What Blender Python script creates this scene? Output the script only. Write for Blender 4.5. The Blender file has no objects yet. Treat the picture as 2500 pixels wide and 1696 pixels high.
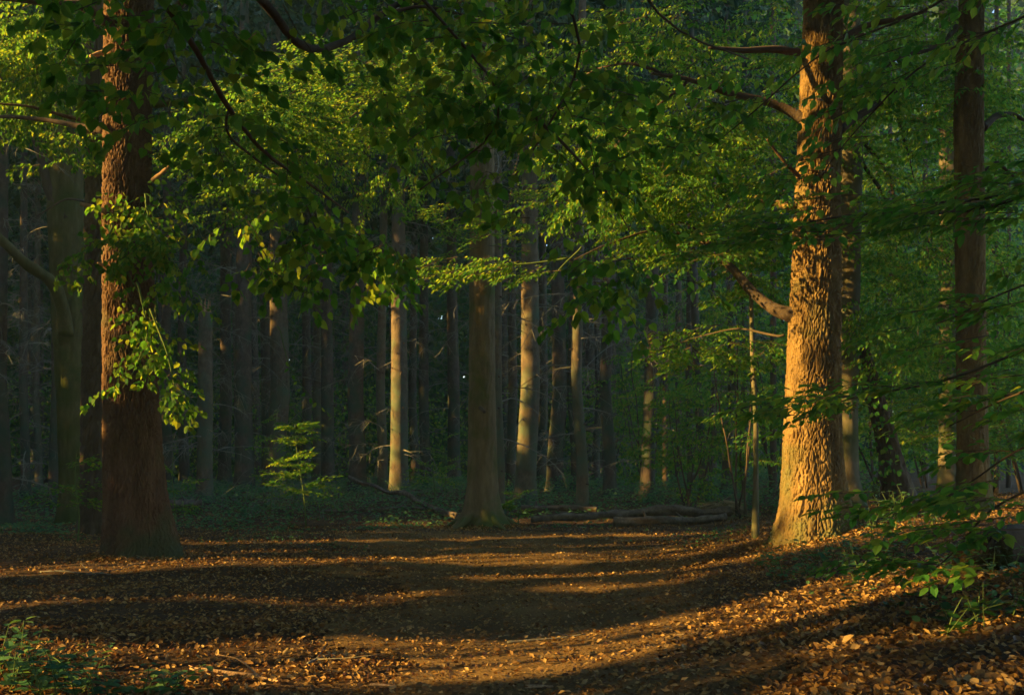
import bpy, math
import numpy as np
from mathutils import Vector, Matrix

# ------------------------------------------------------------------ camera, sky, sun, exposure
sc = bpy.context.scene
COL = sc.collection
EYE = 1.4                      # eye height (m)
FPX = 2680.0                   # focal length in photo pixels (2500 wide)
HOR = 1126.0                   # horizon row in photo pixels
VS = 2500.0 / 2324.0           # notes were taken on a 2324 px wide view

cam = bpy.data.cameras.new('camera')
cam.sensor_width = 36.0
cam.lens = FPX / 2500.0 * 36.0
cam.shift_y = (HOR - 848.0) / 2500.0
cam.clip_start = 0.05
cam.clip_end = 2000.0
cam_o = bpy.data.objects.new('camera', cam)
cam_o.location = (0, 0, EYE)
cam_o.rotation_euler = (math.pi / 2, 0, 0)
COL.objects.link(cam_o)
sc.camera = cam_o

SUN_EL = math.radians(18.0)
SUN_AZ = math.radians(254.0)            # clockwise from +Y
SH = np.array([math.sin(SUN_AZ), math.cos(SUN_AZ)])     # towards the sun, horizontal
SP = np.array([SH[1], -SH[0]])                          # across the sun's rays
TANEL = math.tan(SUN_EL)

world = bpy.data.worlds.new('World')
sc.world = world
world.use_nodes = True
wnt = world.node_tree
sky = wnt.nodes.new('ShaderNodeTexSky')
sky.sky_type = 'NISHITA'
sky.sun_disc = False
sky.sun_elevation = SUN_EL
sky.sun_rotation = SUN_AZ
sky.air_density = 1.0
sky.dust_density = 0.4
sky.ozone_density = 1.6
wnt.links.new(sky.outputs[0], wnt.nodes['Background'].inputs[0])
wnt.nodes['Background'].inputs[1].default_value = 0.092

sun = bpy.data.lights.new('sun', 'SUN')
sun.energy = 5.0
sun.angle = math.radians(0.55)
sun.color = (1.0, 0.60, 0.15)
sun_o = bpy.data.objects.new('sun', sun)
to_sun = Vector((SH[0] * math.cos(SUN_EL), SH[1] * math.cos(SUN_EL), math.sin(SUN_EL)))
sun_o.rotation_euler = (-to_sun).to_track_quat('-Z', 'Y').to_euler()
sun_o.location = (-40, -10, 20)
COL.objects.link(sun_o)

sc.view_settings.view_transform = 'Standard'
sc.view_settings.look = 'None'
sc.view_settings.gamma = 1.0
sc.view_settings.use_curve_mapping = False
sc.view_settings.exposure = 2.2
sc.render.engine = 'CYCLES'
cy = sc.cycles
cy.max_bounces = 6
cy.diffuse_bounces = 3
cy.glossy_bounces = 2
cy.transmission_bounces = 4
cy.volume_bounces = 1
cy.transparent_max_bounces = 4
cy.caustics_reflective = False
cy.caustics_refractive = False
cy.sample_clamp_indirect = 4.0
cy.use_denoising = True

# ------------------------------------------------------------------ small maths
rng = np.random.default_rng(11)

def at(vx, vy, d):
    return np.array([(vx * VS - 1250.0) / FPX * d, d, EYE + (HOR - vy * VS) / FPX * d])

def _hash(ix, iy, iz, seed):
    h = (ix.astype(np.int64) * 374761393 + iy.astype(np.int64) * 668265263 + iz.astype(np.int64) * 2147483647 + seed * 974711) & 0xffffffff
    h = ((h ^ (h >> 13)) * 1274126177) & 0xffffffff
    h = ((h ^ (h >> 16)) * 2246822519) & 0xffffffff
    h = h ^ (h >> 15)
    return (h & 0xffffff) / float(0xffffff) * 2.0 - 1.0

def noise(p, seed=0):
    p = np.asarray(p, float)
    i = np.floor(p).astype(np.int64)
    f = p - i
    u = f * f * f * (f * (f * 6 - 15) + 10)
    x, y, z = i[..., 0], i[..., 1], i[..., 2]
    ux, uy, uz = u[..., 0], u[..., 1], u[..., 2]
    def c(a, b, d): return _hash(x + a, y + b, z + d, seed)
    x00 = c(0, 0, 0) * (1 - ux) + c(1, 0, 0) * ux
    x10 = c(0, 1, 0) * (1 - ux) + c(1, 1, 0) * ux
    x01 = c(0, 0, 1) * (1 - ux) + c(1, 0, 1) * ux
    x11 = c(0, 1, 1) * (1 - ux) + c(1, 1, 1) * ux
    return (x00 * (1 - uy) + x10 * uy) * (1 - uz) + (x01 * (1 - uy) + x11 * uy) * uz

def fbm(p, oct=3, seed=0):
    a, s, t = 1.0, 0.0, 0.0
    p = np.asarray(p, float)
    for k in range(oct):
        s = s + a * noise(p, seed + k)
        t += a
        p = p * 2.03 + 7.1
        a *= 0.5
    return s / t

def sstep(a, b, x):
    t = np.clip((np.asarray(x, float) - a) / (b - a), 0, 1)
    return t * t * (3 - 2 * t)

def gz(x, y):
    """ground height"""
    x = np.asarray(x, float); y = np.asarray(y, float)
    toe = 0.9 + (np.minimum(y, 22) - 9) * 0.27
    t = x - toe
    sp = np.log1p(np.exp(np.clip(t * 2.2, -30, 30))) / 2.2
    bank = np.tanh(0.22 * sp / 0.9) * 0.9
    bank = bank * (1 - 0.35 * sstep(19, 27, y))
    left = 0.14 * sstep(-2.0, -5.0, x) * sstep(12.0, 7.0, y)
    back = 0.42 * sstep(24, 36, y) * (1 - 0.4 * sstep(2, 8, x))
    dip = -0.05 * np.exp(-((x - 0.1) / 1.6) ** 2) * sstep(24, 18, y)
    p = np.stack([x, y, np.zeros_like(x)], -1)
    n = 0.05 * noise(p * 0.55, 3) + 0.018 * noise(p * 2.3, 4)
    return bank + left + back + dip + n

def gz1(x, y):
    return float(gz(np.array([x]), np.array([y]))[0])

def on_ground(vx, d):
    x = (vx * VS - 1250.0) / FPX * d
    return np.array([x, d, gz1(x, d)])

# ------------------------------------------------------------------ materials
def newmat(name):
    m = bpy.data.materials.new(name)
    m.use_nodes = True
    m.node_tree.nodes.clear()
    return m, m.node_tree

def ramp(nt, stops):
    r = nt.nodes.new('ShaderNodeValToRGB')
    el = r.color_ramp.elements
    while len(el) < len(stops): el.new(0.5)
    for e, (p, c) in zip(el, stops):
        e.position = p
        e.color = (c[0], c[1], c[2], 1)
    return r

def leaf_mat(name, stops, trans, tfac=0.42, rough=0.55, spec=0.09):
    m, nt = newmat(name)
    L = nt.links.new
    out = nt.nodes.new('ShaderNodeOutputMaterial')
    at_ = nt.nodes.new('ShaderNodeAttribute'); at_.attribute_name = 'rnd'
    oi = nt.nodes.new('ShaderNodeObjectInfo')
    add = nt.nodes.new('ShaderNodeMath'); add.operation = 'ADD'
    fr = nt.nodes.new('ShaderNodeMath'); fr.operation = 'FRACT'
    L(at_.outputs['Fac'], add.inputs[0]); L(oi.outputs['Random'], add.inputs[1]); L(add.outputs[0], fr.inputs[0])
    r1 = ramp(nt, stops); r2 = ramp(nt, trans)
    L(fr.outputs[0], r1.inputs[0]); L(fr.outputs[0], r2.inputs[0])
    pb = nt.nodes.new('ShaderNodeBsdfPrincipled')
    pb.inputs['Roughness'].default_value = rough
    pb.inputs['Specular IOR Level'].default_value = spec
    L(r1.outputs[0], pb.inputs['Base Color'])
    tb = nt.nodes.new('ShaderNodeBsdfTranslucent'); L(r2.outputs[0], tb.inputs['Color'])
    mx = nt.nodes.new('ShaderNodeMixShader'); mx.inputs[0].default_value = tfac
    L(pb.outputs[0], mx.inputs[1]); L(tb.outputs[0], mx.inputs[2]); L(mx.outputs[0], out.inputs['Surface'])
    return m

def bark_mat(name, c1, c2, c3, scale=6.0, bump=0.5, zs=0.25, moss=None, moss_h=0.0, moss_amt=0.0, rough=0.9):
    m, nt = newmat(name)
    L = nt.links.new
    out = nt.nodes.new('ShaderNodeOutputMaterial')
    tc = nt.nodes.new('ShaderNodeTexCoord')
    mp = nt.nodes.new('ShaderNodeMapping'); mp.inputs['Scale'].default_value = (scale, scale, scale * zs)
    L(tc.outputs['Object'], mp.inputs['Vector'])
    n1 = nt.nodes.new('ShaderNodeTexNoise'); n1.inputs['Scale'].default_value = 1.0; n1.inputs['Detail'].default_value = 6; n1.inputs['Roughness'].default_value = 0.65
    L(mp.outputs[0], n1.inputs['Vector'])
    n2 = nt.nodes.new('ShaderNodeTexNoise'); n2.inputs['Scale'].default_value = scale * 7; n2.inputs['Detail'].default_value = 5
    L(tc.outputs['Object'], n2.inputs['Vector'])
    r = ramp(nt, [(0.25, c1), (0.5, c2), (0.75, c3)])
    L(n1.outputs[0], r.inputs[0])
    col = r.outputs[0]
    if moss:
        n3 = nt.nodes.new('ShaderNodeTexNoise'); n3.inputs['Scale'].default_value = 1.7; n3.inputs['Detail'].default_value = 5
        L(tc.outputs['Object'], n3.inputs['Vector'])
        sx = nt.nodes.new('ShaderNodeSeparateXYZ'); L(tc.outputs['Object'], sx.inputs[0])
        mr = nt.nodes.new('ShaderNodeMapRange'); mr.inputs['From Min'].default_value = 0.0; mr.inputs['From Max'].default_value = max(moss_h, 0.01)
        mr.inputs['To Min'].default_value = 0.28; mr.inputs['To Max'].default_value = moss_amt
        L(sx.outputs['Z'], mr.inputs['Value'])
        ad = nt.nodes.new('ShaderNodeMath'); ad.operation = 'ADD'; L(n3.outputs[0], ad.inputs[0]); L(mr.outputs[0], ad.inputs[1])
        mr2 = nt.nodes.new('ShaderNodeMapRange'); mr2.inputs['From Min'].default_value = 0.62; mr2.inputs['From Max'].default_value = 0.85
        L(ad.outputs[0], mr2.inputs['Value'])
        mx = nt.nodes.new('ShaderNodeMix'); mx.data_type = 'RGBA'
        L(mr2.outputs[0], mx.inputs['Factor']); L(col, mx.inputs[6]); mx.inputs[7].default_value = (*moss, 1)
        col = mx.outputs[2]
    pb = nt.nodes.new('ShaderNodeBsdfPrincipled')
    pb.inputs['Roughness'].default_value = rough
    pb.inputs['Specular IOR Level'].default_value = 0.2
    L(col, pb.inputs['Base Color'])
    ml = nt.nodes.new('ShaderNodeMath'); ml.operation = 'ADD'
    L(n1.outputs[0], ml.inputs[0]); L(n2.outputs[0], ml.inputs[1])
    bp = nt.nodes.new('ShaderNodeBump'); bp.inputs['Strength'].default_value = bump; bp.inputs['Distance'].default_value = 0.02
    L(ml.outputs[0], bp.inputs['Height']); L(bp.outputs[0], pb.inputs['Normal'])
    L(pb.outputs[0], out.inputs['Surface'])
    return m

def soil_mat(name, c1, c2, c3, sc1=1.2, sc2=38.0):
    m, nt = newmat(name)
    L = nt.links.new
    out = nt.nodes.new('ShaderNodeOutputMaterial')
    tc = nt.nodes.new('ShaderNodeTexCoord')
    n1 = nt.nodes.new('ShaderNodeTexNoise'); n1.inputs['Scale'].default_value = sc1; n1.inputs['Detail'].default_value = 4
    n2 = nt.nodes.new('ShaderNodeTexNoise'); n2.inputs['Scale'].default_value = sc2; n2.inputs['Detail'].default_value = 6; n2.inputs['Roughness'].default_value = 0.7
    L(tc.outputs['Object'], n1.inputs['Vector']); L(tc.outputs['Object'], n2.inputs['Vector'])
    ad = nt.nodes.new('ShaderNodeMix'); ad.data_type = 'FLOAT'; ad.inputs[0].default_value = 0.6
    L(n1.outputs[0], ad.inputs[2]); L(n2.outputs[0], ad.inputs[3])
    r = ramp(nt, [(0.32, c1), (0.5, c2), (0.7, c3)])
    L(ad.outputs[0], r.inputs[0])
    pb = nt.nodes.new('ShaderNodeBsdfPrincipled'); pb.inputs['Roughness'].default_value = 0.95; pb.inputs['Specular IOR Level'].default_value = 0.1
    L(r.outputs[0], pb.inputs['Base Color'])
    bp = nt.nodes.new('ShaderNodeBump'); bp.inputs['Strength'].default_value = 0.9; bp.inputs['Distance'].default_value = 0.03
    L(n2.outputs[0], bp.inputs['Height']); L(bp.outputs[0], pb.inputs['Normal'])
    L(pb.outputs[0], out.inputs['Surface'])
    return m

M = {}
M['lime'] = leaf_mat('lime_leaf', [(0, (0.018, 0.080, 0.014)), (0.5, (0.030, 0.118, 0.018)), (1, (0.075, 0.140, 0.018))],
                     [(0, (0.10, 0.28, 0.025)), (0.5, (0.22, 0.42, 0.03)), (1, (0.48, 0.52, 0.04))], 0.48)
M['beech'] = leaf_mat('beech_leaf', [(0, (0.022, 0.090, 0.022)), (0.5, (0.036, 0.130, 0.028)), (1, (0.075, 0.145, 0.026))],
                      [(0, (0.11, 0.32, 0.035)), (0.5, (0.24, 0.46, 0.04)), (1, (0.48, 0.54, 0.045))], 0.48)
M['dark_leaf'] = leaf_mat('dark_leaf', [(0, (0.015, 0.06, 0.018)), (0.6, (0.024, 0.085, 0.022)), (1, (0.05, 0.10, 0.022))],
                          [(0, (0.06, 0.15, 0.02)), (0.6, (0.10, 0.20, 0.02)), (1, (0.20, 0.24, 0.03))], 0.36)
M['herb'] = leaf_mat('herb_leaf', [(0, (0.04, 0.125, 0.065)), (0.5, (0.065, 0.175, 0.085)), (1, (0.11, 0.21, 0.075))],
                     [(0, (0.10, 0.24, 0.05)), (0.5, (0.15, 0.30, 0.06)), (1, (0.26, 0.34, 0.06))], 0.38)
M['needle'] = leaf_mat('spruce_needle', [(0, (0.02, 0.045, 0.02)), (1, (0.045, 0.08, 0.03))], [(0, (0.03, 0.06, 0.02)), (1, (0.06, 0.1, 0.03))], 0.2)
M['litter'] = leaf_mat('dead_leaf', [(0, (0.085, 0.046, 0.018)), (0.35, (0.18, 0.10, 0.034)), (0.7, (0.30, 0.18, 0.058)), (1, (0.44, 0.30, 0.12))],
                       [(0, (0.20, 0.07, 0.02)), (0.5, (0.30, 0.12, 0.03)), (1, (0.40, 0.22, 0.07))], 0.22, 0.6, 0.2)
M['oak_bark'] = bark_mat('oak_bark', (0.075, 0.048, 0.024), (0.17, 0.108, 0.042), (0.31, 0.205, 0.080), 5, 1.0, 0.3, (0.11, 0.115, 0.045), 1.5, 0.06)
M['red_bark'] = bark_mat('red_brown_bark', (0.060, 0.034, 0.021), (0.115, 0.065, 0.038), (0.18, 0.11, 0.068), 5, 0.9, 0.25, (0.075, 0.08, 0.04), 1.2, 0.05)
M['dark_bark'] = bark_mat('dark_bark', (0.055, 0.04, 0.03), (0.09, 0.065, 0.045), (0.13, 0.10, 0.075), 6, 0.6, 0.25)
M['mossy_bark'] = bark_mat('mossy_bark', (0.10, 0.075, 0.04), (0.15, 0.11, 0.06), (0.21, 0.16, 0.09), 7, 0.5, 0.25, (0.06, 0.085, 0.02), 0.9, 0.12)
M['olive_bark'] = bark_mat('olive_mossy_bark', (0.07, 0.06, 0.025), (0.11, 0.095, 0.04), (0.15, 0.13, 0.06), 7, 0.5, 0.25, (0.06, 0.075, 0.02), 3.0, 0.2)
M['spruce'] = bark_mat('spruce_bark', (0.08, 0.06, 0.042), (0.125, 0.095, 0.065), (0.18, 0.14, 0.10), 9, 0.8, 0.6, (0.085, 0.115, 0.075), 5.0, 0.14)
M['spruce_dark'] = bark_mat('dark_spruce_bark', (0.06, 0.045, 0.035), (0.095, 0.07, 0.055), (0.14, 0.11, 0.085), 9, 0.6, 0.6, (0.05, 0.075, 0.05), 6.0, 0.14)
M['beech_bark'] = bark_mat('smooth_beech_bark', (0.10, 0.085, 0.06), (0.15, 0.125, 0.085), (0.2, 0.165, 0.12), 3, 0.25, 0.6, (0.07, 0.09, 0.04), 3.0, 0.15)
M['dead_twig'] = bark_mat('dead_twig', (0.11, 0.105, 0.085), (0.16, 0.155, 0.125), (0.23, 0.22, 0.18), 12, 0.3, 0.5)
M['twig'] = bark_mat('green_twig', (0.05, 0.038, 0.025), (0.08, 0.06, 0.038), (0.12, 0.09, 0.05), 12, 0.2, 0.5)
M['stem'] = bark_mat('herb_stem', (0.06, 0.10, 0.03), (0.09, 0.14, 0.04), (0.14, 0.17, 0.05), 12, 0.1, 0.5)
M['log'] = bark_mat('log_bark', (0.06, 0.045, 0.034), (0.12, 0.095, 0.072), (0.22, 0.18, 0.14), 6, 1.0, 1.0)
M['moss_log'] = bark_mat('mossy_stump', (0.035, 0.022, 0.012), (0.06, 0.04, 0.02), (0.10, 0.065, 0.03), 10, 1.0, 1.0, (0.05, 0.055, 0.012), 0.5, 0.12)
M['straw'] = leaf_mat('dry_grass', [(0, (0.22, 0.17, 0.10)), (1, (0.42, 0.34, 0.2))], [(0, (0.2, 0.15, 0.08)), (1, (0.3, 0.24, 0.12))], 0.15, 0.8, 0.1)
M['soil'] = soil_mat('woodland_soil', (0.035, 0.022, 0.013), (0.08, 0.05, 0.028), (0.15, 0.095, 0.05))
M['path'] = soil_mat('trodden_path', (0.05, 0.034, 0.02), (0.15, 0.095, 0.040), (0.30, 0.195, 0.078), 0.9, 55.0)
M['wood'] = bark_mat('broken_wood', (0.25, 0.15, 0.07), (0.36, 0.23, 0.12), (0.48, 0.33, 0.18), 14, 0.4, 0.2)

# ------------------------------------------------------------------ mesh building
def mesh_np(name, verts, tris, mats, attr=None, smooth=False, midx=None):
    me = bpy.data.meshes.new(name)
    verts = np.ascontiguousarray(verts, dtype=np.float32)
    tris = np.ascontiguousarray(tris, dtype=np.int32)
    me.vertices.add(len(verts)); me.vertices.foreach_set('co', verts.ravel())
    me.loops.add(tris.size); me.loops.foreach_set('vertex_index', tris.ravel())
    me.polygons.add(len(tris))
    me.polygons.foreach_set('loop_start', np.arange(0, tris.size, 3, dtype=np.int32))
    try: me.polygons.foreach_set('loop_total', np.full(len(tris), 3, dtype=np.int32))
    except Exception: pass
    if not isinstance(mats, (list, tuple)): mats = [mats]
    for m in mats: me.materials.append(m)
    if midx is not None: me.polygons.foreach_set('material_index', np.ascontiguousarray(midx, dtype=np.int32))
    me.polygons.foreach_set('use_smooth', np.full(len(tris), smooth, dtype=bool))
    if attr is not None:
        a = me.attributes.new('rnd', 'FLOAT', 'POINT')
        a.data.foreach_set('value', np.ascontiguousarray(attr, dtype=np.float32))
    me.update(calc_edges=True)
    return me

class MB:
    def __init__(self): self.v, self.t, self.n, self.a = [], [], 0, []
    def add(self, v, t, a=None):
        if len(v) == 0: return
        self.v.append(np.asarray(v, float)); self.t.append(np.asarray(t, int) + self.n); self.n += len(v)
        self.a.append(np.zeros(len(v)) if a is None else np.asarray(a, float))
    def build(self, name, mat, parent=None, smooth=False, origin=None):
        v = np.concatenate(self.v); t = np.concatenate(self.t)
        o = link(name, mesh_np(name, v if origin is None else v - origin, t, mat, np.concatenate(self.a), smooth), parent)
        if origin is not None: o.location = origin
        return o

def link(name, data, parent=None):
    o = bpy.data.objects.new(name, data)
    COL.objects.link(o)
    if parent is not None: o.parent = parent
    return o

def tag(o, label=None, cat=None, group=None, kind=None):
    if label: o['label'] = label
    if cat: o['category'] = cat
    if group: o['group'] = group
    if kind: o['kind'] = kind
    return o

def thing(name, loc, label, cat, group=None):
    o = bpy.data.objects.new(name, None)
    COL.objects.link(o)
    o.empty_display_size = 0.3
    o.location = loc
    return tag(o, label, cat, group)

def frames(path):
    path = np.asarray(path, float)
    d = np.gradient(path, axis=0)
    d /= np.linalg.norm(d, axis=1, keepdims=True) + 1e-9
    md = np.abs(d.mean(0))
    ref = np.eye(3)[np.argmin(md)]
    u = np.cross(d, ref); u /= np.linalg.norm(u, axis=1, keepdims=True) + 1e-9
    w = np.cross(d, u)
    return d, u, w

def tube(path, radii, seg=6, cap=True, rfun=None):
    path = np.asarray(path, float); n = len(path)
    radii = np.broadcast_to(np.asarray(radii, float), (n,))
    d, u, w = frames(path)
    th = np.linspace(0, 2 * np.pi, seg, endpoint=False)
    R = radii[:, None] * np.ones((1, seg))
    if rfun is not None: R = R * rfun(n, th)
    v = path[:, None, :] + R[..., None] * (np.cos(th)[None, :, None] * u[:, None, :] + np.sin(th)[None, :, None] * w[:, None, :])
    v = v.reshape(-1, 3)
    i = np.arange(n - 1)[:, None] * seg; j = np.arange(seg)[None, :]; k = (j + 1) % seg
    a, b, c, e = (i + j).ravel(), (i + k).ravel(), (i + seg + k).ravel(), (i + seg + j).ravel()
    t = np.concatenate([np.stack([a, b, c], 1), np.stack([a, c, e], 1)])
    if cap:
        v = np.concatenate([v, path[:1], path[-1:]])
        s, f = n * seg, n * seg + 1
        jj = np.arange(seg); kk = (jj + 1) % seg
        t = np.concatenate([t, np.stack([np.full(seg, s), kk, jj], 1), np.stack([np.full(seg, f), (n - 1) * seg + jj, (n - 1) * seg + kk], 1)])
    return v, t

def smooth_path(pts, n):
    pts = np.asarray(pts, float)
    def even(p, m):
        l = np.concatenate([[0], np.cumsum(np.linalg.norm(np.diff(p, axis=0), axis=1))])
        u = np.linspace(0, l[-1], m)
        return np.stack([np.interp(u, l, p[:, k]) for k in range(3)], 1)
    if len(pts) == 2: return even(pts, n)
    m = 24 * len(pts)
    p = even(pts, m)
    w = 13
    for _ in range(2):
        q = np.concatenate([2 * p[:1] - p[w // 2:0:-1], p, 2 * p[-1:] - p[-2:-w // 2 - 1:-1]])
        p = np.stack([np.convolve(q[:, k], np.ones(w) / w, 'valid') for k in range(3)], 1)
    return even(p, n)

def wobble(path, amp, freq, seed):
    q = path * freq + seed * 3.7
    return path + amp * np.stack([noise(q, seed), noise(q + 31, seed + 1), noise(q + 57, seed + 2)], 1)

# thin three-sided twigs, vectorised: segments p0 -> p1 with end radii
def twigs(p0, p1, r0, r1):
    p0 = np.asarray(p0, float); p1 = np.asarray(p1, float); n = len(p0)
    d = p1 - p0; d /= np.linalg.norm(d, axis=1, keepdims=True) + 1e-9
    ref = np.where(np.abs(d[:, 2:3]) > 0.8, np.array([[1., 0, 0]]), np.array([[0, 0, 1.]]))
    u = np.cross(d, ref); u /= np.linalg.norm(u, axis=1, keepdims=True) + 1e-9
    w = np.cross(d, u)
    r0 = np.broadcast_to(r0, (n,)); r1 = np.broadcast_to(r1, (n,))
    V = np.empty((n, 6, 3))
    for k in range(3):
        a = 2 * np.pi * k / 3
        e = math.cos(a) * u + math.sin(a) * w
        V[:, k] = p0 + e * r0[:, None]
        V[:, k + 3] = p1 + e * r1[:, None]
    T = np.array([[0, 1, 4], [0, 4, 3], [1, 2, 5], [1, 5, 4], [2, 0, 3], [2, 3, 5]])
    t = (np.arange(n)[:, None, None] * 6 + T[None]).reshape(-1, 3)
    return V.reshape(-1, 3), t

# ------------------------------------------------------------------ leaves
def tmpl_kite():
    v = np.array([[0, 0, 0], [0.42, 0.30, 0.06], [1, 0, -0.05], [0.42, -0.30, 0.06]])
    return v, np.array([[0, 2, 1], [0, 3, 2]])
def tmpl_leaf4():
    v = np.array([[0, 0, 0], [1, 0, -0.10], [0.25, 0.26, 0.05], [0.65, 0.25, 0.02], [0.25, -0.26, 0.05], [0.65, -0.25, 0.02]])
    return v, np.array([[0, 1, 3], [0, 3, 2], [0, 4, 5], [0, 5, 1]])
def tmpl_ovate():
    v = np.array([[0, 0, 0], [0.5, 0, -0.03], [1, 0, -0.12], [0.22, 0.25, 0.04], [0.62, 0.27, 0.03], [0.22, -0.25, 0.04], [0.62, -0.27, 0.03]])
    return v, np.array([[0, 1, 3], [3, 1, 4], [4, 1, 2], [0, 5, 1], [5, 6, 1], [6, 2, 1]])
def tmpl_heart():
    v = np.array([[0, 0, 0], [0.4, 0, -0.04], [0.75, 0, -0.07], [1.06, 0, -0.16],
                  [-0.07, 0.20, 0.03], [0.12, 0.42, 0.05], [0.42, 0.46, 0.02], [0.72, 0.27, -0.03],
                  [-0.07, -0.20, 0.03], [0.12, -0.42, 0.05], [0.42, -0.46, 0.02], [0.72, -0.27, -0.03]])
    h = [[0, 5, 4], [0, 1, 5], [1, 6, 5], [1, 2, 6], [2, 7, 6], [2, 3, 7]]
    g = [[a + 4 if a > 3 else a, c + 4 if c > 3 else c, b + 4 if b > 3 else b] for a, b, c in h]
    return v, np.array(h + g)
def tmpl_dead():
    v = np.array([[0, 0, 0.05], [0.5, 0, -0.02], [1, 0, 0.12], [0.28, 0.30, 0.16], [0.72, 0.24, 0.13], [0.28, -0.30, 0.10], [0.72, -0.24, 0.18]])
    return v, np.array([[0, 1, 3], [3, 1, 4], [4, 1, 2], [0, 5, 1], [5, 6, 1], [6, 2, 1]])
def tmpl_sliver():
    v = np.array([[0, 0.05, 0], [0, -0.05, 0], [1, 0, 0.02]])
    return v, np.array([[0, 1, 2]])
TM = {'leaf4': tmpl_leaf4(), 'kite': tmpl_kite(), 'ovate': tmpl_ovate(), 'heart': tmpl_heart(), 'dead': tmpl_dead(), 'sliver': tmpl_sliver()}

def ortho(d, n):
    d = d / (np.linalg.norm(d, axis=1, keepdims=True) + 1e-9)
    n = n - d * np.sum(n * d, 1, keepdims=True)
    n = n / (np.linalg.norm(n, axis=1, keepdims=True) + 1e-9)
    return d, np.cross(n, d), n

def leaf_geo(pos, d, n, size, tm, rnd=None):
    v, t = TM[tm]
    X, Y, Z = ortho(d, n)
    N = len(pos)
    size = np.broadcast_to(size, (N,))
    V = pos[:, None, :] + size[:, None, None] * (v[None, :, 0:1] * X[:, None] + v[None, :, 1:2] * Y[:, None] + v[None, :, 2:3] * Z[:, None])
    T = (np.arange(N)[:, None, None] * len(v) + t[None]).reshape(-1, 3)
    if rnd is None: rnd = rng.random(N)
    return V.reshape(-1, 3), T, np.repeat(rnd, len(v))

LEAF_ME = {}
def leaf_object(parent, pos, d, n, size, tm, mat, name='leaf', base=None):
    key = (tm, mat)
    if key not in LEAF_ME:
        v, t = TM[tm]
        LEAF_ME[key] = mesh_np(name, v, t, M[mat])
    X, Y, Z = ortho(d[None], n[None])
    m = Matrix.Identity(4)
    for i in range(3):
        m[i][0], m[i][1], m[i][2] = X[0, i] * size, Y[0, i] * size, Z[0, i] * size
        m[i][3] = pos[i]
    o = link(name, LEAF_ME[key], parent)
    if parent is not None:
        m = Matrix.Translation(-(parent.location if base is None else base)) @ m
    o.matrix_basis = m
    return o

def make_spray(seed, hang=0.0, nside=9, dens=11.0):
    r = np.random.default_rng(seed)
    P, D, N, S = [], [], [], []
    a0, a1, ra, rb = [], [], [], []
    ts = np.linspace(0, 1, 6)
    main = np.stack([ts, 0.10 * np.sin(ts * 3 + r.random() * 6), -(0.16 + 0.3 * hang) * ts ** 2], 1)
    def mp(t):
        return np.array([np.interp(t, ts, main[:, k]) for k in range(3)])
    for k in (0, 2, 4):
        m2 = min(k + 2, 5)
        a0.append(main[k]); a1.append(main[m2]); ra.append(1 - 0.16 * k); rb.append(1 - 0.16 * m2)
    side = 1
    for i in range(nside):
        t = 0.10 + 0.88 * i / nside + r.normal(0, 0.02)
        side = -side
        l = (0.42 * (1 - 0.6 * t) + 0.06) * r.uniform(0.7, 1.2)
        ang = math.radians(r.uniform(38, 60))
        dv = np.array([math.cos(ang), side * math.sin(ang), r.normal(-0.08 - 0.35 * hang, 0.12)])
        p = mp(t)
        e = p + dv * l
        mid = (p + e) / 2 + np.array([0, 0, 0.02])
        a0 += [p]; a1 += [e]; ra += [0.45]; rb += [0.12]
        nl = max(2, int(3 * dens / 11 + l * dens))
        s2 = 1
        for j in range(nl):
            f = (j + 0.6) / nl
            s2 = -s2
            q = p + (e - p) * f + np.array([0, 0, 0.02 * math.sin(f * 3)])
            a2 = s2 * math.radians(r.uniform(30, 65)) * (0 if j == nl - 1 else 1)
            ld = np.array([dv[0] * math.cos(a2) - dv[1] * math.sin(a2), dv[0] * math.sin(a2) + dv[1] * math.cos(a2), dv[2] - 0.15 - 0.9 * hang])
            P.append(q); D.append(ld + r.normal(0, 0.12, 3)); N.append(np.array([0, 0, 1.]) + r.normal(0, 0.25 + 0.5 * hang, 3)); S.append(r.uniform(0.65, 1.15))
    for j in range(4):
        P.append(mp(0.85 + 0.05 * j)); D.append(np.array([1, (-1) ** j * 0.6, -0.2 - hang]) + r.normal(0, 0.1, 3)); N.append(np.array([0, 0, 1.]) + r.normal(0, 0.3, 3)); S.append(r.uniform(0.7, 1.1))
    return dict(P=np.array(P), D=np.array(D), N=np.array(N), S=np.array(S), a0=np.array(a0), a1=np.array(a1), ra=np.array(ra), rb=np.array(rb))

SPRAYS = {'flat': [make_spray(100 + k, 0.0) for k in range(7)],
          'mid': [make_spray(200 + k, 0.4) for k in range(7)],
          'hang': [make_spray(300 + k, 1.0, 7) for k in range(7)],
          'lime': [make_spray(500 + k, 0.55, 5, 4.5) for k in range(9)],
          'tier': [make_spray(600 + k, 0.05, 6, 6.0) for k in range(9)],
          'small': [make_spray(400 + k, 0.25, 6) for k in range(7)]}

def rotmats(az, pitch, roll):
    ca, sa = np.cos(az), np.sin(az); cp, sp_ = np.cos(pitch), np.sin(pitch); cr, sr = np.cos(roll), np.sin(roll)
    X = np.stack([ca * cp, sa * cp, sp_], 1)
    Y0 = np.stack([-sa, ca, np.zeros_like(sa)], 1)
    Z0 = np.cross(X, Y0)
    Y = Y0 * cr[:, None] + Z0 * sr[:, None]
    Z = np.cross(X, Y)
    return np.stack([X, Y, Z], 2)     # columns

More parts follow.
